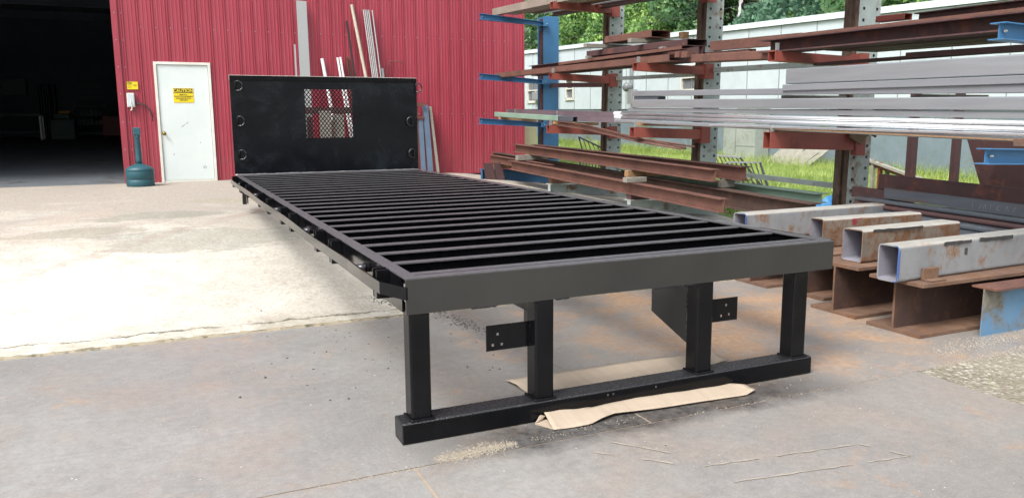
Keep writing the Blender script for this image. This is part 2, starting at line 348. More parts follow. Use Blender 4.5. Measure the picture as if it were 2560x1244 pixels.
def obj(name, bm, mats, parent=None, label=None, cat=None, group=None, kind=None, shade=None):
    me = bpy.data.meshes.new(name)
    if isinstance(mats, str): mats = [mats]
    if parent is not None:
        off = Vector(parent.location); pp = parent.parent
        while pp is not None: off = off+Vector(pp.location); pp = pp.parent
        org = Vector((0, 0, 0)); sh = off
    else:
        co = [v.co for v in bm.verts]
        lo = Vector([min(c[i] for c in co) for i in range(3)]); hi = Vector([max(c[i] for c in co) for i in range(3)])
        org = Vector(((lo.x+hi.x)/2, (lo.y+hi.y)/2, lo.z)) if kind != 'structure' else Vector((0, 0, 0)); sh = org
    bmesh.ops.translate(bm, verts=bm.verts, vec=-sh)
    bm.to_mesh(me); bm.free()
    for m in mats: me.materials.append(MAT[m])
    o = bpy.data.objects.new(name, me); COL.objects.link(o); o.location = org
    if parent is not None: o.parent = parent
    if label: o['label'] = label
    if cat: o['category'] = cat
    if group: o['group'] = group
    if kind: o['kind'] = kind
    return o
NB = bmesh.new
def npobj(name, verts, faces, mats, parent=None, **kw):
    me = bpy.data.meshes.new(name); me.from_pydata(verts, [], faces)
    for m in mats: me.materials.append(MAT[m])
    o = bpy.data.objects.new(name, me); COL.objects.link(o)
    if parent is not None: o.parent = parent
    for k, v in kw.items():
        if v: o[k] = v
    return o
def text(name, body, size, loc, rot, m, parent, xs=1, align='CENTER', label=None):
    cu = bpy.data.curves.new(name, 'FONT'); cu.body = body; cu.size = size; cu.align_x = align; cu.align_y = 'CENTER'; cu.extrude = .0006; cu.offset = .0008*size/.03
    tmp = bpy.data.objects.new(name, cu); COL.objects.link(tmp); bpy.context.view_layer.update()
    me = bpy.data.meshes.new_from_object(tmp.evaluated_get(bpy.context.evaluated_depsgraph_get()))
    bpy.data.objects.remove(tmp); me.materials.clear(); me.materials.append(MAT[m])
    o = bpy.data.objects.new(name, me); COL.objects.link(o)
    off = Vector((0, 0, 0)); pp = parent
    while pp is not None: off += Vector(pp.location); pp = pp.parent
    o.parent = parent; o.location = Vector(loc)-off; o.rotation_euler = rot; o.scale = (xs, 1, 1)
    return o

# ------------------------------------------------------------------ terrain
def sm(a, b, x):
    t = max(0, min(1, (x-a)/(b-a))); return t*t*(3-2*t)
def zg(Y): return float(np.interp(Y, [-50, 2.25, 6, 10, 12.2, 34, 80], [0, 0, .24, .34, .35, .9, 1.2]))
def G(x, y):
    a = zg(min(y, 12.2)) - .17*sm(4.4, 6.4, x)*sm(1.5, 5, y)
    b = .21+.02*(y-8.75)
    return a*(1-sm(7, 10, x))+b*sm(7, 10, x)
def sheet(name, x0, x1, y0, y1, nx, ny, zf, m, **kw):
    bm = NB(); vs = [[bm.verts.new((x0+(x1-x0)*i/nx, y0+(y1-y0)*j/ny, zf(x0+(x1-x0)*i/nx, y0+(y1-y0)*j/ny))) for j in range(ny+1)] for i in range(nx+1)]
    for i in range(nx):
        for j in range(ny): bm.faces.new((vs[i][j], vs[i+1][j], vs[i+1][j+1], vs[i][j+1])).smooth = True
    return obj(name, bm, m, **kw)
def gz(x, y):
    z = G(x, y)-.014 if y < 12.6 or x > 6.5 else .2
    if x > 24: z += (x-24)*.33
    return z
sheet('ground', -110, 130, -110, 130, 240, 240, gz, 'gravel', kind='structure')
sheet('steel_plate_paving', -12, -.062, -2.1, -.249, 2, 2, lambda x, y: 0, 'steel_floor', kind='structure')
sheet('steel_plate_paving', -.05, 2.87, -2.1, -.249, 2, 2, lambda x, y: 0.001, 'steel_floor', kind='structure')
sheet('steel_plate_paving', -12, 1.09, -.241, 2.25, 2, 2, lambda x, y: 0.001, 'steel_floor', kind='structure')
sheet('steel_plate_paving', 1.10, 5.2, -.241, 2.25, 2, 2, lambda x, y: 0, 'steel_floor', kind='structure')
sheet('seam_dirt', -12, 2.87, -2.1, 2.25, 1, 1, lambda x, y: -.0018, 'dirt_seam', kind='structure')
def gp_(x, y): return -.002+.008*(math.sin(x*7.3+y*3)*math.sin(y*9.1+x)) if y < -.3 else .002
sheet('gravel_patch', 2.872, 9, -6, -.241, 60, 60, gp_, 'gravel', kind='structure')
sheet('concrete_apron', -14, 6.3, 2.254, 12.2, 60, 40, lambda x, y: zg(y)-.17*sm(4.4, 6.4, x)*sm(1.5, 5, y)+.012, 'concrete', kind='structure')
sheet('yard_pavement', -14, 12, -30, -2.1, 4, 4, lambda x, y: -.002, 'concrete', kind='structure')
sheet('grass_ground', 6.4, 14.0, 2.6, 45, 30, 60, lambda x, y: G(x, y)+.0, 'soil_grass', kind='structure')
def hz(x, y): return G(14, y)+.3+max(0, x-24)*.48-.6*math.sin(y*.3)
sheet('hillside', 22, 90, -30, 110, 40, 50, hz, 'hill_green', kind='structure')
sheet('shop_floor', -14, 6.2, 12.2, 34, 10, 20, lambda x, y: zg(y)+.0125, 'shop_conc', kind='structure')
bm = NB(); prev = None; x = -12.
while x < 5.0:
    y0_ = 2.235+random.uniform(-.012, .006); y1_ = 2.275+random.uniform(-.012, .03); h_ = random.uniform(.010, .018)
    cur = [bm.verts.new((x, y0_, -.004)), bm.verts.new((x, y0_+.008, h_*.6)), bm.verts.new((x, (y0_+y1_)/2, h_)), bm.verts.new((x, y1_, .008))]
    if prev:
        for a in range(3): bm.faces.new((prev[a], prev[a+1], cur[a+1], cur[a])).smooth = True
    prev = cur; x += random.uniform(.02, .06)
obj('joint_filler', bm, 'joint_mortar', kind='structure')
# scribed lines / sand on the plates
def scars(name, segs, m, wd=.007):
    bm = NB()
    for (x0, y0, x1, y1) in segs:
        n = max(3, int(math.hypot(x1-x0, y1-y0)/.04)); L_ = math.hypot(x1-x0, y1-y0); nx, ny = -(y1-y0)/L_, (x1-x0)/L_; prev = None
        for i in range(n+1):
            if random.random() < .07: prev = None; continue
            t = i/n; w = wd*random.uniform(.25, 1.0); o = random.uniform(-.003, .003); x = x0+(x1-x0)*t+nx*o; y = y0+(y1-y0)*t+ny*o
            cur = (bm.verts.new((x+nx*w, y+ny*w, .0042)), bm.verts.new((x-nx*w, y-ny*w, .0042)))
            if prev: bm.faces.new((prev[0], prev[1], cur[1], cur[0]))
            prev = cur
    return obj(name, bm, m, kind='structure')
scars('paving_scars', [(.62, -.36, .98, -.72), (.78, -.33, 1.0, -.6), (.3, -.95, .62, -.85)], 'dirt_faint', .006)
scars('paving_outline', [(.98, -.73, 1.77, -.84), (1.77, -.84, 1.86, -1.02), (1.86, -1.02, 1.03, -.9)], 'dirt_faint', .006)
def grains(name, boxes, m, label=None, smin=.0012, smax=.0045):
    V, F = [], []
    for (x0, y0, x1, y1, w, n) in boxes:
        for _ in range(n):
            t = random.random(); x = x0+(x1-x0)*t+random.gauss(0, w*.4); y = y0+(y1-y0)*t+random.gauss(0, w)
            s = random.uniform(smin, smax); z = (G(x, y)+.012 if y > 2.25 else .001); k = len(V); a = random.random()*6
            for j in range(4): V.append((x+s*math.cos(a+j*1.57)*random.uniform(.6, 1.3), y+s*math.sin(a+j*1.57)*random.uniform(.6, 1.3), z-.001))
            V.append((x, y, z+s*.9)); F += [(k, k+1, k+4), (k+1, k+2, k+4), (k+2, k+3, k+4), (k+3, k, k+4)]
    npobj(name, V, F, [m], kind='stuff', label=label, category='grit')
grains('loose_sand', [(.05, -.21, .42, -.19, .018, 1700), (.1, -.2, .35, -.2, .04, 900), (.5, -.2, 1.1, -.16, .02, 120), (-.5, -.248, 0, -.25, .006, 100), (1.3, -.24, 2.9, -.247, .004, 80),
                      (3.3, -.05, 4.4, .08, .07, 900), (3.0, -.24, 3.9, -.2, .03, 500), (1.5, .0, 3.4, .4, .5, 260), (-1.5, .8, 1.0, .2, .8, 200)], 'sand', 'pale sand lying along the joint of the steel plates')
grains('dark_grit', [(.55, 2.7, .9, 2.2, .09, 240), (.9, 2.2, 1.0, 1.6, .1, 160), (-.4, 1.3, .9, 1.6, .5, 90)], 'pebble', 'black grit scattered beside the truck bed', .003, .012)

# ------------------------------------------------------------------ red building
YW = 12.2
bld = thing('metal_building', (0, YW, .35), 'red ribbed metal workshop with an open dark doorway', 'building')
bm = NB(); zt = 5.6
def ribwall(bm, x0, x1, z0f, top, door=None, skips=()):
    xs = []; x = x0; p = .2355
    prof = [(0, 0), (.006, -.013), (.022, -.013), (.028, -.002), (.036, -.002), (.042, -.013), (.058, -.013), (.064, 0), (.115, 0), (.12, -.004), (.135, -.004), (.14, 0), (.18, 0), (.185, -.004), (.2, -.004), (.205, 0)]
    k = math.floor((x0+1.066)/p)
    pts = []
    while True:
        b = -1.066+k*p
        if b > x1: break
        pts += [(b+a, d) for a, d in prof if x0 < b+a < x1]; k += 1
    def dep(x):
        q = (x+1.066) % p
        xs_ = [a for a, _ in prof]+[p]; ds = [d for _, d in prof]+[0]
        return float(np.interp(q, xs_, ds))
    brk = [x0, x1]+([door[0], door[1]] if door else [])
    pts += [(b, dep(b)) for b in brk]; pts = sorted(set(pts))
    for (a, da), (b, db) in zip(pts, pts[1:]):
        m = (a+b)/2; z0 = z0f
        if door and door[0] < m < door[1]: z0 = door[2]
        quad(bm, [(a, YW+da, z0), (b, YW+db, z0), (b, YW+db, top), (a, YW+da, top)])
ribwall(bm, -1.40, 6.27, .33, zt, (-.83, .10, 2.455))
ribwall(bm, -12, -7.2, .33, zt); ribwall(bm, -7.2, -1.40, 4.5, zt)
# corner trims
add_box(bm, -1.425, -1.33, YW-.03, YW-.0205, .34, zt, 0); add_box(bm, -1.425, -1.40, YW-.02, YW+.18, .34, zt)
add_box(bm, 6.265, 6.30, YW-.03, YW+.05, .2, zt, 0)
add_box(bm, -7.2, -1.426, YW-.03, YW+.15, 4.42, 4.52)
# side, rear, and roof
add_box(bm, 6.22, 6.27, YW+.051, 34, .0, zt, 0); add_box(bm, -12, -11.95, YW+.06, 34, .0, zt, 0)
def screw(x, z, y=YW-.004):
    lathe(bm, 0, 0, [(.009, 0), (.009, .003), (.004, .006)], 8)
    vs = bm.verts[-24:]; bm.verts.ensure_lookup_table(); vs = bm.verts[-24:]
    for v in vs:
        c = v.co.copy(); v.co = (x+c.x, y-c.z, z+c.y)
        for q in v.link_faces: q.material_index = 1
for k in range(0, 30):
    x = -1.066+k*.2355+.09
    if x < 6.2:
        screw(x, 3.03)
        if k % 2 == 0: screw(x, 4.4)
        if x > 1: screw(x, 1.55)
for z in (.45, .95, 1.42, 1.9, 2.35, 2.8, 3.25, 3.7, 4.2): screw(-1.375, z, YW-.031); screw(-1.27, z, YW-.004)
obj('wall', bm, ['red_siding', 'galv'], bld)
bm = NB(); add_box(bm, -12.3, 6.6, YW-.3, 34.3, zt, zt+.12); obj('roof', bm, 'galv', bld)
bm = NB(); add_box(bm, -11.9, 6.21, 33.9, 34, .5, zt-.01); add_box(bm, 6.13, 6.215, YW+.06, 33.89, .3, zt-.01); add_box(bm, -11.94, -11.85, YW+.07, 33.89, .3, zt-.01)
add_box(bm, -1.39, 6.12, YW+.1, YW+.14, .3, zt-.01)
for k in range(5): add_box(bm, -11.8, 6.1, 16+k*4, 16.15+k*4, zt-.32, zt-.011)
obj('inner_lining', bm, 'shop_wall', bld)
# door
door = bpy.data.objects.new('entry_door', None); COL.objects.link(door); door.parent = bld; door.location = (-.37, 0, 0)
bm = NB()
for a in ((-.83, -.785, .36, 2.455), (.055, .10, .36, 2.455), (-.785, .055, 2.41, 2.455)): add_box(bm, a[0], a[1], YW-.035, YW+.08, a[2], a[3], 0, .004)
add_box(bm, -.785, .055, YW-.02, YW+.06, .36, .39, 0)
obj('door_frame', bm, 'frame_white', door)
bm = NB(); add_box(bm, -.78, .05, YW-.012, YW+.033, .393, 2.407, 0, .003); lf = bm
bm = NB(); lathe(bm, 0, 0, [(.033, 0), (.033, .004), (.012, .008), (.012, .03), (.024, .036), (.028, .05), (.022, .062), (.004, .066)], 20)
for v in bm.verts: c = v.co.copy(); v.co = (-.735+c.x, YW-.0125-c.z, 1.22+c.y)
obj('knob', bm, 'brass', door)
bm = lf
for (x, z, l, a) in ((-.1, .62, .06, 1.2), (-.08, .60, .05, 1.0), (-.12, .61, .05, 1.4), (-.42, 1.35, .08, .6), (-.35, 1.40, .05, .7), (-.6, .85, .04, 1), (-.15, 1.05, .03, 1)):
    dx, dz = math.cos(a)*l/2, math.sin(a)*l/2; nx, nz = -math.sin(a)*.003, math.cos(a)*.003
    quad(bm, [(x-dx-nx, YW-.0135, z-dz-nz), (x+dx-nx, YW-.0135, z+dz-nz), (x+dx+nx, YW-.0135, z+dz+nz), (x-dx+nx, YW-.0135, z-dz+nz)], 1)
obj('door_leaf', bm, ['door_white', 'marker_black'], door)
# signs (each screwed to its wall or door: flat real plates)
sg = thing('caution_sign', (-.375, YW-.014, 1.755), 'yellow caution sign in the middle of the white door', 'sign')
bm = NB(); add_box(bm, -.543, -.210, YW-.018, YW-.0145, 1.755, 2.008, 0, .001); obj('plate', bm, 'sign_yellow', sg)
bm = NB(); add_box(bm, -.535, -.218, YW-.0195, YW-.0185, 1.925, 2.000); obj('header', bm, 'sign_black', sg)
text('lettering', 'CAUTION', .078, (-.3765, YW-.0205, 1.962), (R(90), 0, 0), 'sign_yellow', sg, .92)
for k, s in enumerate(('PERSONAL', 'PROTECTIVE EQUIPMENT', 'REQUIRED BEYOND', 'THIS POINT')):
    text('lettering', s, .027, (-.3765, YW-.0192, 1.893-k*.032), (R(90), 0, 0), 'sign_black', sg, 1.0)
s2 = thing('warning_label', (-1.18, YW-.02, 1.975), 'small yellow warning label on the red wall above the white box', 'sign')
bm = NB(); add_box(bm, -1.268, -1.095, YW-.0245, YW-.021, 1.978, 2.108, 0, .001); obj('plate', bm, 'sign_yellow', s2)
bm = NB(); add_box(bm, -1.262, -1.188, YW-.0258, YW-.025, 2.073, 2.102)
for k, w in enumerate((.06, .066, .05)): add_box(bm, -1.256, -1.256+w, YW-.0256, YW-.025, 2.052-.023*k, 2.057-.023*k)
for (x, z, a) in ((-1.165, 2.05, .2), (-1.15, 2.045, -.7), (-1.135, 2.05, .5), (-1.125, 2.035, 1.1), (-1.14, 2.04, -1.2)):
    dx, dz = math.cos(a)*.014, math.sin(a)*.014; quad(bm, [(x-dx, YW-.0256, z-dz-.004), (x+dx, YW-.0256, z+dz-.004), (x+dx, YW-.0256, z+dz+.004), (x-dx, YW-.0256, z-dz+.004)])
obj('print', bm, 'sign_black', s2)
text('lettering', 'WARNING', .019, (-1.225, YW-.0262, 2.087), (R(90), 0, 0), 'sign_yellow', s2, .8)
bx = thing('switch_box', (-1.23, YW-.02, 1.66), 'white plastic switch box with a black cable on the red wall', 'box')
bm = NB(); add_box(bm, -1.285, -1.165, YW-.075, YW-.02, 1.675, 1.915, 0, .008); obj('case', bm, 'frame_white', bx)
bm = NB(); add_box(bm, -1.275, -1.175, YW-.081, YW-.0755, 1.69, 1.90, 0, .004); obj('lid', bm, 'white_paint', bx)
bm = NB(); tube_path(bm, [(-1.232, YW-.085, 1.80), (-1.225, YW-.09, 1.74), (-1.21, YW-.09, 1.69), (-1.22, YW-.07, 1.64), (-1.235, YW-.06, 1.62)], [.004, .006, .009, .012, .018]); obj('plug', bm, 'frame_white', bx)
bm = NB(); tube_path(bm, [(-1.165+.01*0, YW-.04, 1.73), (-1.08, YW-.05, 1.735), (-.99, YW-.05, 1.70), (-.935, YW-.05, 1.62), (-.905, YW-.05, 1.52), (-.91, YW-.05, 1.44)], .012, 10); obj('cable', bm, 'rubber', bx)
# smokers' pole
bin_ = thing('smokers_post', (-1.165, 11.5, .355), 'teal plastic smokers post with round base beside the doorway', 'ashtray')
bm = NB(); lathe(bm, -1.165, 11.5, [(.02, .356), (.205, .356), (.218, .37), (.218, .47), (.213, .475), (.22, .48), (.222, .60), (.217, .615), (.222, .62), (.215, .65), (.17, .685), (.10, .715), (.05, .735), (.02, .74)], 40)
obj('base', bm, 'teal_plastic', bin_)
bm = NB(); lathe(bm, -1.165, 11.5, [(.03, .73), (.056, .735), (.05, .80), (.045, 1.16), (.05, 1.17), (.055, 1.2), (.02, 1.205)], 8); obj('neck', bm, 'teal_plastic', bin_)
bm = NB(); add_box(bm, -1.222, -1.108, 11.44, 11.56, 1.205, 1.33, 0, .012); obj('head', bm, 'teal_plastic', bin_)

# ------------------------------------------------------------------ dim shop interior
def fz(y): return zg(y)+.012
wb = thing('workbench', (-5.3, 31, fz(31)), 'dark steel workbench with pale legs inside the shop', 'workbench')
bm = NB(); add_box(bm, -6.3, -4.5, 30.4, 31.4, fz(31)+.86, fz(31)+.94, 0, .01); obj('bench_top', bm, 'dark_metal', wb)
for x in (-6.2, -4.65):
    for y in (30.5, 31.3):
        bm = NB(); add_box(bm, x, x+.06, y, y+.06, fz(y), fz(31)+.86); obj('leg', bm, 'galv', wb)
bm = NB(); add_box(bm, -6.1, -4.7, 30.6, 31.2, fz(31)+.25, fz(31)+.29); obj('shelf', bm, 'dark_metal', wb)
cb = thing('wall_cabinet', (-5.7, 33.4, 2.5), 'pale grey cabinet high on the dark shop wall', 'cabinet')
bm = NB(); add_box(bm, -6.1, -5.3, 33.3, 33.89, 2.5, 3.15, 0, .01); obj('case', bm, 'shop_grey', cb)
bm = NB(); add_box(bm, -5.705, -5.695, 33.28, 33.299, 2.52, 3.13); obj('door_gap', bm, 'rubber', cb)
pc = thing('plate_rack', (-4.6, 33, fz(33)), 'tall grey rack of upright sheets against the shop wall', 'rack')
for k in range(7):
    bm = NB(); add_box(bm, -4.9+k*.09, -4.86+k*.09, 32.9, 33.7, fz(33)+.05, 2.9+.1*math.sin(k*2.2)); obj('sheet', bm, 'shop_wall' if k % 2 else 'dark_metal', pc)
bm = NB(); add_box(bm, -5.0, -4.2, 32.8, 33.8, fz(33), fz(33)+.06); obj('base', bm, 'dark_metal', pc)
mc = thing('machine', (-3.9, 30.5, fz(30.5)), 'green floor machine with a yellow top in the shop', 'machine')
bm = NB(); add_box(bm, -4.3, -3.5, 30.2, 30.9, fz(30.5), fz(30.5)+.75, 0, .04); add_box(bm, -4.15, -3.65, 30.3, 30.8, fz(30.5)+.75, fz(30.5)+.95, 0, .03); obj('body', bm, 'shop_green', mc)
bm = NB(); add_box(bm, -4.0, -3.6, 30.22, 30.5, fz(30.5)+.951, fz(30.5)+1.05, 0, .02); obj('top_cover', bm, 'shop_yellow', mc)
tc = thing('tool_cart', (-3.0, 32.2, fz(32.2)), 'dark tool shelf with three rows of small tools above', 'shelf')
bm = NB()
for z in (.15, .5, .85, 1.2): add_box(bm, -3.6, -2.5, 31.9, 32.5, fz(32)+z, fz(32)+z+.04)
for x in (-3.64, -2.5): add_box(bm, x, x+.04, 31.9, 32.5, fz(32), fz(32)+1.3)
obj('shelving', bm, 'dark_metal', tc)
for k in range(3):
    bm = NB(); add_box(bm, -3.5, -2.6, 32.3, 32.38, fz(32)+1.5+.22*k, fz(32)+1.53+.22*k)
    for j in range(12): add_box(bm, -3.46+j*.075, -3.43+j*.075, 32.31, 32.37, fz(32)+1.531+.22*k, fz(32)+1.56+.22*k+random.random()*.08)
    obj('tool_row', bm, 'shop_grey', tc)
bm = NB()
for j in range(7): add_box(bm, -3.5+j*.14, -3.4+j*.14, 32.0, 32.2, fz(32)+.541, fz(32)+.62+random.random()*.12, 0, .01)
for j in range(5): add_box(bm, -3.4+j*.16, -3.28+j*.16, 32.0, 32.2, fz(32)+.891, fz(32)+.98+random.random()*.1, 0, .01)
obj('parts_bins', bm, 'shop_grey', tc)
tb = thing('tool_chest', (-2.0, 30.8, fz(30.8)), 'dull red tool chest just inside the doorway edge', 'tool chest')
bm = NB(); add_box(bm, -2.6, -1.8, 30.5, 31.1, fz(30.8)+.12, fz(30.8)+.85, 0, .01); obj('body', bm, 'shop_red', tb)
for k in range(3):
    bm = NB(); add_box(bm, -2.5, -1.9, 30.47, 30.49, fz(30.8)+.3+k*.2, fz(30.8)+.32+k*.2); obj('drawer_handle', bm, 'dark_metal', tb)
for x in (-2.55, -1.9):
    bm = NB(); add_box(bm, x, x+.06, 30.55, 31.0, fz(30.8), fz(30.8)+.119, 0, .01); obj('wheel', bm, 'rubber', tb)
yh = thing('hoist_frame', (-6.0, 29, fz(29)), 'yellow steel hoist arm beside the workbench', 'hoist')
bm = NB(); tube_path(bm, [(-6.3, 29, fz(29)), (-6.2, 29, fz(29)+.6), (-5.75, 29, fz(29)+1.25), (-5.6, 29, fz(29)+1.3)], .07, 8); obj('arm', bm, 'shop_yellow', yh)
bm = NB(); add_box(bm, -6.6, -6.0, 28.8, 29.2, fz(29)-.0, fz(29)+.06); obj('foot', bm, 'dark_metal', yh)

# ------------------------------------------------------------------ stock leaning on the red wall
def lean(name, label, cat, m, x0, x1, z1, w, prof, group='stock leaning on the red wall', yb=11.75, yt=12.1, mi_in=None):
    bm = NB(); z0 = zg(yb)+.013; d = Vector((x1-x0, yt-yb, z1-z0)); u = Vector((1, 0, -d.x/d.z)).normalized(); v = d.normalized().cross(u); v = -v if v.y > 0 else v
    rings = []
    for lp in prof:
        rings.append(([bm.verts.new(Vector((x0, yb, z0))+u*a+v*b) for a, b in lp], [bm.verts.new(Vector((x1, yt, z1))+u*a+v*b) for a, b in lp]))
    n = len(rings[0][0]); fs = []
    for A, B in rings:
        for i in range(len(A)): fs.append(bm.faces.new((A[i], A[(i+1) % len(A)], B[(i+1) % len(A)], B[i])))
    if len(rings) == 1: fs += [bm.faces.new(rings[0][0]), bm.faces.new(rings[0][1])]
    else:
        for e in (0, 1):
            for i in range(n): fs.append(bm.faces.new((rings[0][e][i], rings[0][e][(i+1) % n], rings[1][e][(i+1) % n], rings[1][e][i])))
    bmesh.ops.recalc_face_normals(bm, faces=fs)
    return obj(name, bm, m, None, label, cat, group)
lean('tread_plate_strip', 'tall bright tread plate strip leaning on the red wall', 'metal strip', 'plate_diamond', 1.60, 1.645, 3.60, .18, rect(.185, .006))
lean('flat_bar', 'short grey bar just left of the tall tread plate strip', 'metal bar', 'galv', 1.52, 1.565, 2.815, .03, rect(.03, .02), yt=12.08)
lean('white_pipe', 'short white pipe with rusty lip right of the tread plate', 'pipe', 'pipe_white', 2.30, 2.045, 2.575, .05, pipe(.065))
lean('white_pipe', 'left one of the two thin white tubes standing close together', 'pipe', 'pipe_white', 2.56, 2.345, 2.60, .04, rtube(.036, .036, .003, .006))
lean('white_pipe', 'right one of the two thin white tubes standing close together', 'pipe', 'pipe_white', 2.61, 2.40, 2.61, .04, rtube(.036, .036, .003, .006))
lean('steel_angle', 'brown steel angle standing behind the black tube', 'metal bar', 'rust_brown', 2.62, 2.55, 2.63, .06, lsec(.06, .05, .006), yt=12.14)
lean('black_tube', 'long black tube leaning left on the red wall', 'tube', 'black_matt', 2.80, 2.55, 3.28, .035, rtube(.035, .035, .004, .006))
lean('beige_pipe', 'long dirty beige pipe with a threaded collar, tallest of the pipes', 'pipe', 'pipe_beige', 3.10, 2.645, 3.58, .06, pipe(.06))
for k in range(6):
    x1 = 2.88+k*.034; lbl = ['leftmost', 'second from left', 'third from left', 'fourth from left', 'shortest', 'rightmost'][k]
    lean('conduit', lbl+' thin silver conduit in the tall bundle on the wall', 'conduit', 'galv', 3.13+k*.03, x1, 3.50 if k != 4 else 2.85, .028, pipe(.026, .003, 10), 'silver conduits in the tall bundle', yt=12.1-.005*(k % 2))
lean('silver_tube', 'short silver square tube right of the conduit bundle', 'tube', 'galv', 3.32, 3.20, 2.42, .04, rtube(.045, .045, .003, .006))
lean('steel_channel', 'shorter of the two upright blue grey channels beside the headboard', 'channel', 'blue_steel', 3.86, 3.90, 1.44, .1, csec(.085, .05), 'channels right of the headboard', yt=12.0)
lean('steel_channel', 'taller of the two upright blue grey channels beside the headboard', 'channel', 'blue_steel', 3.995, 4.01, 1.72, .13, csec(.105, .06), 'channels right of the headboard', yt=12.05)
lean('board', 'narrow brown board leaning right of the taller channel', 'board', 'wood_grey', 4.18, 4.155, 1.70, .05, rect(.05, .03), yt=12.1)
fr = thing('rusty_rack', (3.8, 12.0, .36), 'rusty ladder frame behind the headboard against the red wall', 'rack')
bm = NB(); add_box(bm, 3.45, 4.03, 11.97, 12.0, 1.70, 1.76); add_box(bm, 3.45, 4.0, 11.97, 12.0, 1.46, 1.50); obj('rungs', bm, 'rust_brown', fr)
bm = NB(); add_box(bm, 3.42, 3.46, 11.96, 12.01, .37, 1.9); add_box(bm, 3.85, 3.89, 12.005, 12.04, .37, 1.75); obj('uprights', bm, 'rust_brown', fr)
hk = thing('rod_hook', (3.5, 12.1, 2.2), 'thin rusty bent rod hooked beside the conduit bundle', 'rod')
bm = NB(); tube_path(bm, [(3.25, 12.08, .37), (3.31, 12.12, 2.25), (3.36, 12.13, 2.52), (3.40, 12.13, 2.56), (3.62, 12.12, 2.55), (3.66, 12.1, 2.50)], .010, 6); obj('rod', bm, 'rust_brown', hk)
bh = thing('steel_frame_panel', (2.4, 11.6, .36), 'weathered steel and timber stock seen through the headboard mesh', 'stock')
bm = NB()
for k, x in enumerate((1.25, 1.40, 1.9, 2.15)): add_box(bm, x-.04, x+.17, 11.3+.08*k, 11.36+.08*k, .36, 1.72-.06*k, 0, .004)
obj('planks', bm, 'wood_grey', bh)
bm = NB(); add_box(bm, 1.2, 2.9, 11.65, 11.7, 1.55, 1.67); add_box(bm, 1.65, 1.75, 11.55, 11.6, .36, 1.5); add_box(bm, 2.5, 2.62, 11.45, 11.52, .36, 1.45); obj('crossbars', bm, 'rust_dark', bh)

# ------------------------------------------------------------------ the truck bed
W, L, H, B = 2.44, 7.467, .737, .158
bed = thing('truck_bed_frame', (1.22, 3.7, 0), 'long black painted steel truck flatbed frame standing on posts', 'truck bed')
def part(n, bm, m, parent=bed): return obj(n, bm, m, parent)
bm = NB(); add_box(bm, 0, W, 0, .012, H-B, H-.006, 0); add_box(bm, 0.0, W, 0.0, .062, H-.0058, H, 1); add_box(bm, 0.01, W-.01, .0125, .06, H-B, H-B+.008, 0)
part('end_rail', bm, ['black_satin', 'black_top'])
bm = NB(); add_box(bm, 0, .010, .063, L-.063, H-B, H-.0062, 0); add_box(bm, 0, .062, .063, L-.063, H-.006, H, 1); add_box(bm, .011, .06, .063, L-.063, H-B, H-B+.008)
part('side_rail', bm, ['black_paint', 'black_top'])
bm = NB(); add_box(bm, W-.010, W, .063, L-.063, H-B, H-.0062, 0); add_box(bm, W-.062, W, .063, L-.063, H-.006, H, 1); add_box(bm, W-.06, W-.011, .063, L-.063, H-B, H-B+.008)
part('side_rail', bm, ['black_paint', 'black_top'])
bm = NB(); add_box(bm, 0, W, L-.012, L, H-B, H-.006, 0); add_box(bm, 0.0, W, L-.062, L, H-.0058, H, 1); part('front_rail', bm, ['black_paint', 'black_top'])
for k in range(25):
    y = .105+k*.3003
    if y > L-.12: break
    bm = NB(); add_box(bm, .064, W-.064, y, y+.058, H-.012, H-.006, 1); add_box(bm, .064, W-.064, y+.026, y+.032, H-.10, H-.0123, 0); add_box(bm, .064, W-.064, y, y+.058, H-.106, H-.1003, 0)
    part('crossmember', bm, ['black_paint', 'black_top'])
for x in (.66, 1.56):
    bm = NB(); add_box(bm, x, x+.075, .101, L-.07, H-.25, H-.1065); part('long_beam', bm, 'black_paint')
for x0, x1 in ((.012, .106), (.614, .712), (1.536, 1.634), (2.177, 2.274)):
    bm = NB(); beam(bm, (x0, .001, .1003), (x0, .001, H-B-.0005), [[(a, b) for a, b in rring(x1-x0, .098, .012)]])
    # vertical: rebuild as rounded tube standing up
    bm.free(); bm = NB(); lp = rring(x1-x0, .098, .012)
    a = [bm.verts.new((x0+u, .003-v, .1003)) for u, v in lp]; b = [bm.verts.new((x0+u, .003-v, H-B-.001)) for u, v in lp]
    fs = [bm.faces.new((a[i], a[(i+1) % len(a)], b[(i+1) % len(a)], b[i])) for i in range(len(a))]+[bm.faces.new(a), bm.faces.new(b)]
    bmesh.ops.recalc_face_normals(bm, faces=fs)
    pst = part('post', bm, 'black_paint')
    bm = NB(); 
    for q in ([(x0-.006, -.004, .1035), (x1+.006, -.004, .1035)], [(x0-.004, .0, .1035), (x0-.004, .104, .1035)], [(x1+.004, .0, .1035), (x1+.004, .104, .1035)]):
        n = 14; tube_path(bm, [Vector(q[0]).lerp(Vector(q[1]), i/n)+Vector((0, 0, random.uniform(-.0015, .0015))) for i in range(n+1)], [.006+random.uniform(-.001, .0015) for _ in range(n+1)], 6)
    obj('weld_bead', bm, 'weld_edge' if 0 else 'black_paint', pst)
bm = NB(); beam(bm, (-.034, -.012, .1), (2.309, -.012, .1), rtube(.125, .1, .006, .012), 0, None, 1); add_box(bm, -.0342, -.030, -.002, .103, .008, .092)
part('bottom_sill', bm, ['black_paint', 'black_wet'])
bm = NB()
for x in (1.0, 1.03, 1.28): lathe(bm, 0, 0, [(.006, 0), (.006, .0008), (.001, .001)], 10); bm.verts.ensure_lookup_table(); [setattr(v, 'co', Vector((x+v.co.x, -.0125-v.co.z, .075+v.co.y))) for v in bm.verts[-30:]]
part('sill_holes', bm, 'marker_black')
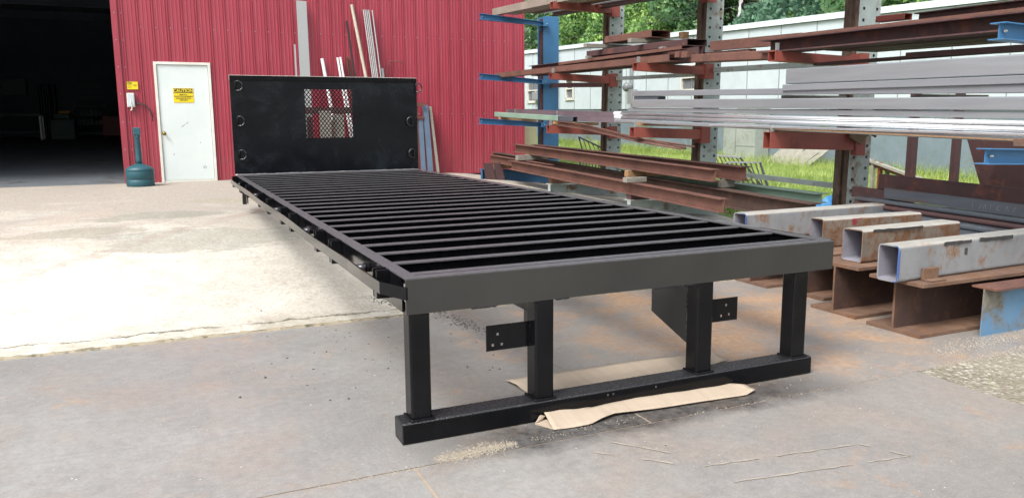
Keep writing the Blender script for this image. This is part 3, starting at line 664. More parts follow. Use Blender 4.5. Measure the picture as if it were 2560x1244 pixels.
# gussets behind the two middle posts (triangular braces) and drilled light tabs
bm = NB(); slab(bm, [(1.545, .102, H-B-.001), (1.545, .102, .245), (1.545, .42, .345), (1.545, .42, H-B-.001)], .006); part('gusset_plate', bm, 'black_matt')
bm = NB(); slab(bm, [(.70, .102, H-B-.001), (.70, .102, .27), (.70, .30, .35), (.70, .30, .49), (.70, .315, .51), (.70, .315, H-B-.001)], .006); part('gusset_plate', bm, 'black_matt')
def tab(x0, x1, y, z0, z1, holes):
    bm = NB(); nx = sorted({x0, x1, *[h[0]-.007 for h in holes], *[h[0]+.007 for h in holes]}); nz = sorted({z0, z1, *[h[1]-.007 for h in holes], *[h[1]+.007 for h in holes]})
    def hole(a, b): return any(abs(a-h[0]) < .006 and abs(b-h[1]) < .006 for h in holes)
    for yy in (y, y+.006):
        for a, b in zip(nx, nx[1:]):
            for c, d in zip(nz, nz[1:]):
                if not hole((a+b)/2, (c+d)/2): quad(bm, [(a, yy, c), (b, yy, c), (b, yy, d), (a, yy, d)])
    for (ax, az), (bx_, bz) in (((x0, z0), (x1, z0)), ((x1, z0), (x1, z1)), ((x1, z1), (x0, z1)), ((x0, z1), (x0, z0))): quad(bm, [(ax, y, az), (bx_, y, bz), (bx_, y+.006, bz), (ax, y+.006, az)])
    bmesh.ops.remove_doubles(bm, verts=bm.verts, dist=.0005); bmesh.ops.recalc_face_normals(bm, faces=bm.faces)
    part('light_tab', bm, 'black_paint')
tab(.392, .613, .06, .352, .472, [(.45, .428), (.425, .378), (.47, .378)])
tab(1.635, 1.838, .06, .345, .468, [(1.765, .43), (1.735, .375), (1.785, .378)])
for (a, b) in (((.30, .006, H-B-.003), (.42, .006, H-B-.003)), ((.72, .006, H-B-.003), (.79, .006, H-B-.003)), ((1.26, .006, H-B-.003), (1.52, .006, H-B-.003)), ((1.541, .100, .25), (1.541, .100, .56)), ((.614, .064, .355), (.614, .064, .47))):
    bm = NB(); A, Bv = Vector(a), Vector(b); n = max(6, int((Bv-A).length/.008)); tube_path(bm, [A.lerp(Bv, i/n)+Vector((random.uniform(-.001, .001), 0, random.uniform(-.0012, .0012))) for i in range(n+1)], [.0042+random.uniform(-.0012, .0016) for _ in range(n+1)], 6); part('weld_bead', bm, 'black_gloss')
# rub rail, stake pockets, spools
bm = NB(); path = [(-.001, -.004), (-.070, .17), (-.074, .5)]+[(-.074+.006*math.sin(y*2.6), y) for y in np.arange(.8, L-.3, .3)]+[(-.074, L-.25), (-.07, L-.06), (-.012, L+.0)]
zt_, zb_ = .700, .645
def strip(bm, pts, zt, zb, th):
    for (a, b) in zip(pts, pts[1:]):
        dx, dy = b[0]-a[0], b[1]-a[1]; l = math.hypot(dx, dy); n = (-dy/l*th, dx/l*th)
    o = []; 
    for i, p in enumerate(pts):
        a = pts[max(i-1, 0)]; b = pts[min(i+1, len(pts)-1)]; dx, dy = b[0]-a[0], b[1]-a[1]; l = math.hypot(dx, dy); o.append((p[0]-dy/l*-th, p[1]+dx/l*-th))
    for i in range(len(pts)-1):
        for P, Q in ((pts[i], pts[i+1]), (o[i], o[i+1])): quad(bm, [(P[0], P[1], zb), (Q[0], Q[1], zb), (Q[0], Q[1], zt), (P[0], P[1], zt)])
        for z in (zb, zt): quad(bm, [(*pts[i], z), (*pts[i+1], z), (*o[i+1], z), (*o[i], z)])
    for i in (0, -1): quad(bm, [(*pts[i], zb), (*o[i], zb), (*o[i], zt), (*pts[i], zt)])
    bmesh.ops.remove_doubles(bm, verts=bm.verts, dist=.0002); bmesh.ops.recalc_face_normals(bm, faces=bm.faces)
strip(bm, path, zt_, zb_, .0095); part('rub_rail', bm, 'black_paint')
PY = [.25, 1.24, 1.70, 2.70, 3.17, 3.96, 4.60, 5.66, 6.28, 7.2]
for y in PY:
    bm = NB(); add_box(bm, -.062, -.0005, y, y+.009, .605, .738, 0, .003); add_box(bm, -.062, -.0005, y+.062, y+.071, .605, .738, 0, .003); add_box(bm, -.060, -.054, y+.0092, y+.0618, .605, .66)
    part('stake_pocket', bm, 'black_paint')
for y in (.62, 2.12, 3.52, 4.98, 6.5):
    bm = NB(); tube_path(bm, [(-.066, y, .684), (-.0005, y, .684)], .022, 16); s_ = part('pipe_spool', bm, 'black_gloss')
    bm = NB(); tube_path(bm, [(-.030, y, .684), (-.020, y, .684)], .026, 16); obj('collar', bm, 'black_paint', s_)
bm = NB(); add_box(bm, W, W+.10, .10, L-.1, .666, .722); part('rub_rail', bm, 'black_paint')
# far supports
bm = NB(); add_box(bm, .03, .075, L-.42, L-.36, .40, H-B-.001); add_box(bm, .09, .10, L-.36, L-.30, .40, H-B-.001); add_box(bm, .0, .16, L-.36, L-.35, .55, H-B-.001); part('hanger_bracket', bm, 'black_matt')
for x in (.9, 1.6):
    bm = NB(); add_box(bm, x, x+.1, L-.6, L-.5, zg(6.9)+.012, H-.2505); part('rear_leg', bm, 'black_matt')
# headboard
hb = bpy.data.objects.new('headboard', None); COL.objects.link(hb); hb.parent = bed; hb.location = (0, L-3.7, H)
yh0, yh1 = L+.002, L+.012; x0, x1, z0, z1 = -.005, W-.005, H+.003, 1.985; wx0, wx1, wz0, wz1 = .915, 1.53, 1.195, 1.82
bm = NB()
for a in ((x0, wx0, z0, z1), (wx1, x1, z0, z1), (wx0, wx1, z0, wz0), (wx0, wx1, wz1, z1)): add_box(bm, a[0], a[1], yh0, yh1, a[2], a[3])
bmesh.ops.remove_doubles(bm, verts=bm.verts, dist=.0001)
pan = obj('panel', bm, 'headboard_black', hb)
bm = NB(); add_box(bm, x0, x1, yh0-.008, yh1+.06, 1.922, 1.984, 0, .003); obj('top_tube', bm, 'black_paint', hb)
bm = NB(); add_box(bm, x0-.002, x1+.002, yh0-.007, yh1+.058, 1.9845, 1.9885, 0); obj('top_edge', bm, 'frame_white', hb)  # white colour stands in for the glint on the silver top edge
bm = NB()
p = .049; q = .062
for s in (1, -1):
    c = -2.
    while c < 3:
        # line x = c + s*(z-wz0)*p/q
        k = s*p/q; za = wz0; zb2 = wz1
        pts = []
        xa, xb = c, c+k*(wz1-wz0)
        zlo, zhi = wz0, wz1
        if k > 0: zlo = max(zlo, wz0+(wx0-c)/k); zhi = min(zhi, wz0+(wx1-c)/k)
        else: zlo = max(zlo, wz0+(wx1-c)/k); zhi = min(zhi, wz0+(wx0-c)/k)
        if zhi-zlo > .01:
            A = Vector((c+k*(zlo-wz0), 0, zlo)); Bv = Vector((c+k*(zhi-wz0), 0, zhi)); d = (Bv-A).normalized(); n = Vector((-d.z, 0, d.x))*.0052
            yy = yh0+.002 if s > 0 else yh0+.0045
            slab(bm, [(A+n)+Vector((0, yy, 0)), (A-n)+Vector((0, yy, 0)), (Bv-n)+Vector((0, yy, 0)), (Bv+n)+Vector((0, yy, 0))], .003)
        c += p
obj('window_mesh', bm, 'black_paint', hb)
for (x, z) in ((.06, 1.854), (.06, 1.417), (.06, .994), (2.415, 1.855), (2.36, 1.40), (2.375, .963)):
    s = 1 if x < 1 else -1; xr = x
    bm = NB(); add_box(bm, xr-.018, xr+.018, yh0-.014, yh0-.0005, z-.045, z+.045, 0, .003)
    rg = obj('tie_ring', bm, 'black_paint', hb)
    bm = NB(); 
    dirx = s if x != 2.415 else -s
    pts = [(xr, yh0-.022, z-.055), (xr, yh0-.022, z+.055)]+[(xr+dirx*(.02+.065*math.sin(R(a))), yh0-.035, z+.062*math.cos(R(a))) for a in range(10, 175, 15)]+[(xr, yh0-.022, z-.055)]
    tube_path(bm, pts, .0095, 8); obj('ring', bm, 'black_gloss', rg)
bm = NB(); n = 60
tube_path(bm, [(x0+(x1-x0)*i/n, yh0-.006, H+.006+random.uniform(-.002, .002)) for i in range(n+1)], [.006+random.uniform(-.0015, .002) for _ in range(n+1)], 6); obj('weld_bead', bm, 'weld_edge', hb)

# ------------------------------------------------------------------ cardboard under the sill
bm = NB(); N = 48; vs = []
kx = [.635, .72, .82, .90, .98, 1.2, 1.5, 1.74, 1.815]; kf = [-.140, -.150, -.158, -.135, -.108, -.124, -.138, -.150, -.13]; kb = [.005, .018, .010, -.018, -.012, -.006, -.004, .0, -.05]
zf = [.012, .010, .012, .022, .018, .010, .014, .010, .018]; zb = [.055, .052, .040, .030, .030, .034, .030, .026, .022]
for i in range(N+1):
    x = kx[0]+(kx[-1]-kx[0])*i/N; F_ = float(np.interp(x, kx, kf)); B_ = float(np.interp(x, kx, kb)); a = float(np.interp(x, kx, zf)); b = float(np.interp(x, kx, zb))
    vs.append([bm.verts.new((x+(.02 if x < .7 else 0)*j/6, F_+(B_-F_)*j/6, a+(b-a)*(j/6)**1.3+.003*math.sin(x*31+j*2)*(j % 2)+.003*math.sin(x*7))) for j in range(7)])
for i in range(N):
    for j in range(6): bm.faces.new((vs[i][j], vs[i+1][j], vs[i+1][j+1], vs[i][j+1])).smooth = True
fl = [[bm.verts.new(p) for p in r] for r in (((.595, -.03, .004), (.642, -.138, .007)), ((.69, .01, .006), (.72, -.145, .006)), ((.80, .0, .008), (.82, -.15, .008)))]
for a, b in zip(fl, fl[1:]): bm.faces.new((a[0], a[1], b[1], b[0]))
fb = [bm.verts.new((.595, -.03, .005)), bm.verts.new((.657, .005, .054)), bm.verts.new((.74, .018, .05)), bm.verts.new((.69, .012, .005))]; bm.faces.new(fb)
o = obj('cardboard_strip', bm, 'kraft', None, 'twisted tan cardboard strip in front of the black bottom sill', 'cardboard')
md = o.modifiers.new('thick', 'SOLIDIFY'); md.thickness = .003
bm = NB(); N = 30; vs = []
for i in range(N+1):
    t = i/N; x = .735+(2.03-.735)*t; yc = .41+.05*t
    row = []
    for j in range(7):
        s = (j/6-.5)*2; row.append(bm.verts.new((x-.02*s*(1-t), yc+s*(.17-.06*t)+.012*math.sin(t*5), .006+.003*math.sin(t*11+s)+.004*(1-s*s)+.012*(s > .1)*(1-abs(s-.4))+.015*sm(.85, 1, t))))
    vs.append(row)
for i in range(N):
    for j in range(6): bm.faces.new((vs[i][j], vs[i+1][j], vs[i+1][j+1], vs[i][j+1])).smooth = True
o = obj('cardboard_strip', bm, 'kraft', None, 'flat tan cardboard sheet lying behind the black bottom sill', 'cardboard')
md = o.modifiers.new('thick', 'SOLIDIFY'); md.thickness = .003

# ------------------------------------------------------------------ grey cantilever rack
rack = thing('cantilever_rack', (6.0, 5.6, .1), 'grey perforated cantilever storage rack with red arms', 'storage rack')
def upright(Y, x0, x1, zb, zt, lean_=0.0, D=.20):
    bm = NB(); w = x1-x0; hs_ = .030; pitch_ = .122
    xs = [0, w*.17, w*.17+hs_, w*.78, w*.78+hs_, w]
    zs = [zb]; z = zb+.08
    while z+hs_ < zt: zs += [z, z+hs_]; z += pitch_
    zs.append(zt)
    def q(x): return x0+x
    for i in range(5):
        for j in range(len(zs)-1):
            if i in (1, 3) and j % 2 == 1: continue
            quad(bm, [(q(xs[i]), Y, zs[j]), (q(xs[i+1]), Y, zs[j]), (q(xs[i+1]), Y, zs[j+1]), (q(xs[i]), Y, zs[j+1])], 0)
    # left side: a recessed channel of rusty steel
    prof = [(x0, Y), (x0, Y+.05), (x0+.03, Y+.055), (x0+.03, Y+.10), (x0, Y+.105), (x0, Y+D), (x1, Y+D), (x1, Y)]
    for (a, b) in zip(prof, prof[1:]): quad(bm, [(a[0], a[1], zb), (b[0], b[1], zb), (b[0], b[1], zt), (a[0], a[1], zt)], 1 if a[0] < x1-.01 else 0)
    quad(bm, [(x0, Y, zt), (x1, Y, zt), (x1, Y+D, zt), (x0, Y+D, zt)], 0)
    if lean_:
        for v in bm.verts: v.co.x += (v.co.z-zb)*lean_
    return obj('upright', bm, ['grey_rack', 'grey_rack_side'], rack)
upright(3.24, 6.02, 6.335, .15, 3.6, .012); upright(5.65, 5.865, 6.145, .2, 3.6, .018); upright(8.11, 5.865, 6.135, .25, 3.75, .014)
def arm(Y, x0, zt0, zb0, x1, zt1, zb1, parent=rack, m='primer_red', brk=True, D=.105, stop=True):
    bm = NB(); t = .007
    # open ended box arm, tapering
    def ring(x, a, b, o): return [(x, Y+o, a-o), (x, Y+D-o, a-o), (x, Y+D-o, b+o), (x, Y+o, b+o)]
    A = [bm.verts.new(p) for p in ring(x0, zt0, zb0, 0)]; Bq = [bm.verts.new(p) for p in ring(x1, zt1, zb1, 0)]
    C = [bm.verts.new(p) for p in ring(x0, zt0, zb0, t)]; Dq = [bm.verts.new(p) for p in ring(x1, zt1, zb1, t)]
    for i in range(4):
        j = (i+1) % 4; bm.faces.new((A[i], A[j], Bq[j], Bq[i])); bm.faces.new((C[i], C[j], Dq[j], Dq[i])); bm.faces.new((A[i], A[j], C[j], C[i])); bm.faces.new((Bq[i], Bq[j], Dq[j], Dq[i]))
    bmesh.ops.recalc_face_normals(bm, faces=bm.faces)
    if brk:
        add_box(bm, x1-.002, x1+.135, Y-.014, Y-.002, zb1-.055, zt1+.04)
        add_box(bm, x1-.010, x1-.003, Y-.013, Y+.118, zb1-.05, zt1+.035)
    a = obj('arm', bm, m, parent)
    if stop:
        bm = NB(); add_box(bm, x0+.0, x0+.045, Y-.004, Y+.004, zt0+.001, zt0+.075); obj('stop_plate', bm, 'galv', a)
    return a
arm(8.06, 4.854, 3.214, 3.113, 5.92, 3.20, 3.085); arm(8.06, 4.835, 2.135, 2.043, 5.90, 2.105, 1.985); arm(8.06, 4.794, 1.329, 1.203, 5.90, 1.262, 1.157)
arm(5.60, 4.797, 2.127, 2.027, 5.88, 2.10, 1.99); arm(5.60, 4.772, 1.308, 1.179, 5.85, 1.266, 1.137)
arm(3.19, 4.875, 2.083, 1.982, 6.03, 2.05, 1.95); arm(3.19, 4.86, 1.27, 1.10, 6.06, 1.24, 1.055)
arm(5.60, 4.80, 3.10, 3.0, 5.88, 3.09, 2.98)
arm(3.19, 4.86, 2.98, 2.88, 6.03, 2.97, 2.86)
def base(Y, x0, zt0, zb0, x1, zt1, zb1, parent, m, w=.16, endp=True, flange=None):
    bm = NB(); d0, d1 = zt0-zb0, zt1-zb1
    for (o0, o1, th) in ((0, 0, .012),): 
        slab(bm, [(x0, Y-w/2, zt0), (x1, Y-w/2, zt1), (x1, Y+w/2, zt1), (x0, Y+w/2, zt0)], .012)
    slab(bm, [(x0, Y-.004, zt0-.0122), (x0, Y-.004, zb0), (x1, Y-.004, zb1), (x1, Y-.004, zt1-.0122)], .008)
    if flange:
        for q in list(bm.faces)[:6]: q.material_index = 1
    if endp: add_box(bm, x0, x0+.008, Y-w/2+.01, Y-.005, zb0, zt0-.0125)
    return obj('base_beam', bm, [m]+([flange] if flange else []), parent)
base(8.02, 4.75, .413, .285, 6.2, .365, .14, rack, 'grey_rack'); base(5.62, 4.70, .37, .24, 6.2, .33, .09, rack, 'grey_rack'); base(3.3, 4.75, .30, .06, 6.3, .29, .0, rack, 'grey_rack')
bm = NB(); beam(bm, (6.0, 8.10, 2.095), (6.0, 5.78, 2.04), rect(.04, .055)); obj('brace', bm, 'grey_rack', rack)
bm = NB(); beam(bm, (6.0, 5.63, 2.09), (6.03, 3.3, 2.035), rect(.04, .068)); obj('brace', bm, 'grey_rack', rack)
bm = NB(); beam(bm, (6.0, 5.63, .735), (6.03, 3.40, .682), rect(.04, .06)); obj('brace', bm, 'grey_rack', rack)
bm = NB(); beam(bm, (6.0, 10.45, 2.10), (5.98, 8.30, 2.02), rect(.05, .08)); obj('brace', bm, 'rust_dark', rack, )
# blue racks
def bluerack(loc, label, Y, xc0, xc1, ztop, zb, arms, bs_, bt, mcol='blue_rack'):
    t = thing('blue_cantilever_rack', loc, label, 'storage rack', None)
    bm = NB(); w = xc1-xc0
    add_box(bm, xc0, xc1, Y, Y+.016, zb, ztop, 0, .003); add_box(bm, xc0, xc1, Y+.24, Y+.256, zb, ztop); add_box(bm, (xc0+xc1)/2-.006, (xc0+xc1)/2+.006, Y+.0165, Y+.2395, zb, ztop)
    add_box(bm, xc0-.045, xc0-.001, Y+.02, Y+.10, zb, ztop-.05, 1)
    obj('column', bm, [mcol, 'rust_dark'], t)
    for (x0, z0, h0, x1, z1, h1) in arms:
        bm = NB(); d = Y-.02; wv = .1
        slab(bm, [(x0-.02, d-wv/2, z0), (x1, d-wv/2, z1), (x1, d+wv/2, z1), (x0-.02, d+wv/2, z0)], .007)
        slab(bm, [(x0, d, z0-.0072), (x0, d, z0-h0+.0072), (x1, d, z1-h1+.0072), (x1, d, z1-.0072)], .007)
        slab(bm, [(x0-.03, d-wv/2, z0-h0+.007), (x1, d-wv/2, z1-h1+.007), (x1, d+wv/2, z1-h1+.007), (x0-.03, d+wv/2, z0-h0+.007)], .007)
        slab(bm, [(x1-.10, d-.0575, z1-.002), (x1-.10, d-.0575, z1-h1), (x1+.03, d-.0575, z1-h1), (x1+.03, d-.0575, z1-.002)], .006)
        a = obj('arm', bm, mcol, t)
        bm = NB()
        for bxx, zz in ((x0+.035, z0-h0*.5), (x1-.03, z1-h1*.5)):
            yb = d-.008 if bxx < x1-.1 else d-.064
            lathe(bm, 0, 0, [(.011, 0), (.011, .01), (.006, .011), (.006, .02), (.001, .021)], 6); bm.verts.ensure_lookup_table()
            for v in bm.verts[-30:]: c = v.co.copy(); v.co = (bxx+c.x, yb-c.z, zz+c.y)
        obj('bolt', bm, 'galv', a)
        bm = NB(); add_box(bm, xc0-.075, xc0-.046, Y-.0, Y+.06, z1-h1-.075, z1-h1-.005); obj('clip', bm, 'blue_dark', t)
    base(bt[6], bt[0], bt[1], bt[2], bt[3], bt[4], bt[5], t, bs_, .17, bt[6] > 5, None if bt[6] > 5 else 'rust_brown')
    return t
bluerack((5.9, 10.4, .2), 'blue cantilever rack column farthest back beside the red building', 10.4, 5.862, 6.185, 3.32, .2,
         [(4.58, 3.30, .105, 5.92, 3.205, .075), (4.556, 2.252, .107, 5.89, 2.15, .075), (4.545, 1.457, .108, 5.87, 1.361, .083)], 'blue_dark', (4.52, .535, .345, 6.2, .47, .2, 10.3))
bluerack((5.0, .15, 0), 'nearest blue rack with arms entering at the right edge', .17, 5.15, 5.45, 3.3, .0,
         [(3.87, 1.975, .105, 5.16, 1.93, .10), (3.845, 1.208, .10, 5.16, 1.17, .10)], 'blue_dirty', (3.86, .325, .0, 5.6, .32, -.01, .09), 'blue_rack')
bm = NB(); add_box(bm, 6.02-.1, 6.06-.1, 10.39, 10.396, 2.9, 3.02); bm.free()

# ------------------------------------------------------------------ stock on the rack
def stock(name, label, cat, p0, p1, prof, m, group, mi_in=None, smooth=False, extra=None):
    bm = NB(); beam(bm, p0, p1, prof, 0, mi_in, smooth=smooth)
    if extra: extra(bm)
    return obj(name, bm, m, None, label, cat, group)
GA = 'aluminium stock on the lower arms'
def LR(x, a, b, y2):    # extend line from (Y,z) a through b to y2
    t = (y2-a[0])/(b[0]-a[0]); return (x, a[0], a[1]), (x, y2, a[1]+(b[1]-a[1])*t)
def al(name, label, x, a, b, prof, m, y2=.45, **k): p, q = LR(x, a, b, y2); return stock(name, label, 'metal tube', p, q, prof, m, GA, **k)
al('aluminium_tube', 'largest grey aluminium tube, on top of the aluminium stack', 4.98, (3.14, 1.898), (.71, 1.861), rtube(.15, .149, .006, .01), 'alu')
al('aluminium_bar', 'grey bar directly under the largest aluminium tube', 4.95, (3.15, 1.743), (.68, 1.705), rtube(.12, .062, .005, .006), 'alu_dull')
al('aluminium_bar', 'long plain grey bar above the dark gap in the stack', 4.97, (5.97, 1.784), (.69, 1.642), rtube(.12, .066, .005, .006), 'alu_dull')
stock('steel_block', 'short dark grey block under the left end of the long bar', 'metal bar', (4.99, 5.95, 1.715), (4.99, 5.40, 1.70), rect(.12, .047), 'mill_steel', GA)
for yy, ll in ((3.2, 'spacer behind the long grey bar at the third upright'), (1.6, 'spacer behind the long grey bar near the right edge')):
    zt_a = float(np.interp(yy, [.69, 5.97], [1.642, 1.784]))-.068; za = float(np.interp(yy, [.66, 5.94], [1.551, 1.67]))
    stock('wood_spacer', 'dark '+ll, 'wood block', (5.06, yy, zt_a), (5.9, yy, zt_a), rect(.08, zt_a-za-.002), 'wood_grey', 'wood spacers')
al('aluminium_channel', 'wide ribbed aluminium channel below the dark gap', 4.95, (5.94, 1.668), (.66, 1.551), rtube(.14, .102, .006, .008), 'alu')
al('aluminium_bar', 'narrow aluminium bar just above the bright pipes', 4.97, (6.07, 1.563), (.67, 1.438), rtube(.12, .05, .005, .006), 'alu')
al('aluminium_pipe', 'upper bright round aluminium pipe with white wrapped end', 4.955, (6.39, 1.512), (.67, 1.376), pipe(.045, .004, 18), 'alu_bright', smooth=True)
al('aluminium_pipe', 'second bright round aluminium pipe under the wrapped one', 4.93, (6.34, 1.464), (.64, 1.330), pipe(.045, .004, 18), 'alu_bright', smooth=True)
al('aluminium_channel', 'lowest aluminium channel resting on the timber spacers', 4.90, (6.31, 1.415), (.60, 1.262), rtube(.10, .045, .004, .012), 'alu')
al('aluminium_bar', 'thin aluminium bar with an amber stripe, lowest right of the stack', 4.875, (4.2, 1.345), (.60, 1.285), rtube(.02, .022, .004, .006), 'alu_bright')
stock('amber_strip', 'amber wooden strip under the lowest aluminium channel', 'wood strip', (4.885, 3.3, 1.312), (4.885, .45, 1.232), rect(.012, .010), 'wood_tan', GA)
def wrap(name, label, p, d):
    bm = NB(); lathe(bm, 0, 0, [(.02, 0), (d, .01), (d*1.08, .05), (d, .09), (d*1.1, .13), (d*.95, .17)], 12)
    for v in bm.verts: c = v.co.copy(); v.co = (p[0]+c.x+random.uniform(-.002, .002), p[1]-c.z, p[2]+c.y+random.uniform(-.002, .002))
    return obj(name, bm, 'plastic_white', None, label, 'wrapping')
wrap('plastic_wrap', 'white plastic wrap on the end of the upper bright pipe', (4.977, 6.42, 1.49), .028)
wrap('plastic_wrap', 'white plastic wrap on the end of the second bright pipe', (4.952, 6.36, 1.442), .027)
# spacers on the low arms
for (Y, x0, x1, zt, lbl) in ((3.19, 4.95, 5.95, 1.31, 'brown timber under aluminium on the third rack arm'), (5.60, 4.86, 5.75, 1.372, 'brown timber under aluminium on the second rack arm'), (8.06, 4.9, 5.7, 1.385, 'brown timber under channels on the low far red arm')):
    stock('timber_spacer', lbl, 'timber', (x0, Y+.01, zt), (x1, Y+.01, zt-.02), rect(.085, .045), 'wood_tan', 'wood spacers')
block_bm = NB(); slab(block_bm, [(5.95, 3.165, 1.30), (6.32, 3.16, 1.27), (6.30, 3.15, 1.19), (6.18, 3.14, 1.24), (6.05, 3.13, 1.12), (5.9, 3.14, 1.20)], .02)
obj('cardboard_scrap', block_bm, 'kraft_dark', None, 'torn brown scrap hooked over the third lower red arm', 'scrap')
block_bm = NB(); add_box(block_bm, 4.16, 5.0, .10, .19, 1.212, 1.262, 0, .004); obj('steel_packer', block_bm, 'rust_orange', None, 'rusty packer on the lower blue arm at the right edge', 'packer')
# purple channels and green tube
GP = 'stock on the lower far arms'
stock('steel_channel', 'long purple grey channel strapped behind the green bar', 'channel', (5.3, 10.89, 1.623), (5.3, 6.3, 1.502), csec(.1, .075), 'purple_steel', GP)
stock('steel_channel', 'lower purple grey channel beneath the strapped one', 'channel', (5.26, 8.64, 1.485), (5.26, 6.3, 1.425), csec(.1, .078), 'purple_steel', GP)
for y, z in ((10.45, 1.614), (8.75, 1.57), (6.85, 1.52)):
    bm = NB(); add_box(bm, 5.294, 5.2985, y, y+.03, z-.10 if y > 9 else z-.18, z+.002); add_box(bm, 5.294, 5.42, y, y+.03, z+.0022, z+.005)
    obj('steel_strap', bm, 'galv', None, {10.45: 'grey strap nearest the left end of the purple channels', 8.75: 'grey strap by the blue column on the purple channels', 6.85: 'grey strap beside the wrapped pipe ends'}[y], 'strap', 'straps round the purple channels')
stock('steel_tube', 'pale green square tube lying on the low far arms', 'metal tube', (4.95, 10.64, 1.567), (4.95, 8.07, 1.474), rtube(.08, .085, .005, .01), 'green_paint', GP)
stock('steel_tube', 'dark unpainted tube end next to the green tube', 'metal tube', (4.952, 8.05, 1.472), (4.952, 7.58, 1.455), rtube(.08, .08, .005, .01), 'mill_steel', GP)
stock('timber_spacer', 'pale timber under the green tube on the blue arm', 'timber', (4.95, 10.36, 1.478), (5.7, 10.36, 1.42), rect(.09, .045), 'wood_tan', 'wood spacers')
for k in range(8):
    bm = NB(); x = 4.93+.022*(k % 4)+.01*(k//4); dy = random.uniform(-.3, .3)
    tube_path(bm, [(x, 8.4+dy*.3, 1.345+.014*(k%5)), (x-.01*k/8, 7.2, 1.27+.018*(k%5)), (x-.02-.004*k, 5.7, 1.115+.012*(k%5)), (x-.05+.03*k/8+.012*k, 4.85+dy, 1.05+.012*(k%5))], .0105, 6)
    obj('reinforcing_rod', bm, 'rust_brown', None, 'thin rusty rod in the drooping bundle under the low arms', 'rod', 'rusty rods in the drooping bundle')
# second level
G2 = 'rusty steel on the middle arms'
stock('steel_channel', 'long rusty channel at the front of the middle arms', 'channel', (4.95, 10.6, 2.277), (4.95, 5.12, 2.200), csec(.16, .085), 'rust_brown', G2)
stock('steel_angle', 'rusty angle lying on top of the long front channel', 'angle', (4.97, 8.1, 2.300), (4.97, 4.9, 2.282), lsec(.12, .04, .006), 'rust_brown', G2)
stock('steel_beam', 'dark rusty beam behind the long front channel', 'beam', (5.2, 9.66, 2.353), (5.2, 4.86, 2.288), isec(.12, .13), 'rust_dark', G2)
stock('steel_channel', 'rusty channel showing its underside along the middle arms', 'channel', (5.36, 9.9, 2.262), (5.36, 4.9, 2.19), csec(.2, .07), 'rust_dark', G2)
stock('steel_plate', 'upright rusty plate at the cut end beside the second arm', 'plate', (5.13, 5.5, 2.275), (5.13, 4.78, 2.262), rect(.012, .17), 'rust_dark', G2)
for k, (y, z, x) in enumerate(((4.98, 2.195, 4.93), (4.86, 2.185, 4.94))):
    stock('offcut', ('left' if k == 0 else 'right')+' small rusty offcut by the second middle arm', 'offcut', (x, y, z+.02), (x, y-.09-.03*k, z+.02), rect(.1, .07), 'rust_orange' if 0 else 'rust_brown', G2)
stock('steel_tube', 'broad rusty tube running on to the third middle arm', 'metal tube', (5.0, 4.75, 2.166), (5.0, 3.34, 2.106), rtube(.26, .092, .006, .01), 'rust_brown', G2)
stock('steel_channel', 'rusty channel standing behind the broad tube', 'channel', (5.3, 4.78, 2.331), (5.3, 3.3, 2.285), csec(.09, .11), 'rust_brown', G2)
stock('steel_bar', 'thin rusty bar lying under the standing channel', 'metal bar', (5.32, 5.0, 2.215), (5.32, 4.1, 2.19), rect(.1, .05), 'rust_brown', G2)
stock('steel_beam', 'deep dark brown beam filling the top right of the rack', 'beam', (4.95, 3.52, 2.216), (4.95, .5, 2.166), isec(.32, .132, .012, .01), 'rust_dark', G2)
stock('steel_beam', 'dark beam hidden behind the deep beam, second across the arms', 'beam', (5.30, 2.95, 2.205), (5.30, .4, 2.155), isec(.30, .132, .012, .01), 'rust_dark', G2)
stock('steel_beam', 'dark beam farthest across the third middle arm', 'beam', (5.63, 2.9, 2.205), (5.63, .4, 2.15), isec(.32, .132, .012, .01), 'rust_dark', G2)
stock('steel_angle', 'thin brown angle on top of the deep dark beam', 'angle', (5.02, 3.60, 2.250), (5.02, .5, 2.20), lsec(.1, .032, .006), 'rust_brown', G2)
stock('steel_beam', 'dark beam far behind the deep beam at top right', 'beam', (5.6, 2.19, 2.362), (5.6, .3, 2.335), isec(.14, .13), 'rust_dark', G2)
stock('steel_tube', 'red brown tube end beside the third grey upright', 'metal tube', (5.6, 2.62, 2.385), (5.6, 2.29, 2.375), rtube(.1, .06, .005, .008), 'primer_red', G2)
stock('steel_flat', 'dark flat bar just above the largest aluminium tube', 'metal bar', (5.25, 1.96, 1.976), (5.25, .45, 1.945), rect(.2, .045), 'rust_dark', G2)
stock('steel_flat', 'long dark bar behind the tops of the aluminium tubes', 'metal bar', (5.3, 3.1, 1.965), (5.3, .45, 1.935), rect(.1, .03), 'rust_dark', G2)
G3 = 'channels piled above the middle arms'
stock('steel_channel', 'open ended brown channel lying across grey timber', 'channel', (5.1, 7.44, 2.426), (5.1, 4.97, 2.376), rtube(.30, .085, .008, .010), 'rust_dark', G3)
stock('steel_channel', 'topmost brown channel of the pile with a dark open end', 'channel', (5.1, 6.92, 2.586), (5.1, 5.74, 2.560), rtube(.30, .095, .008, .010), 'rust_brown', G3)
for (y, z, x0, x1, lbl) in ((6.95, 2.485, 4.82, 5.6, 'grey timber under the left end of the topmost channel'), (5.9, 2.462, 4.90, 5.62, 'grey timber under the right end of the topmost channel'), (7.3, 2.345, 5.05, 5.5, 'grey spacer under the left end of the lower brown channel'), (5.4, 2.318, 5.05, 5.5, 'pale spacer under the right end of the lower brown channel')):
    stock('timber_spacer', lbl, 'timber', (x0, y, z), (x1, y, z-.0), rect(.09, .05 if z > 2.4 else .03), 'wood_grey', 'wood spacers')
stock('offcut', 'small square rusty block beside the topmost channel', 'offcut', (5.52, 5.72, 2.54), (5.52, 5.62, 2.54), rect(.09, .08), 'wood_tan', G3)
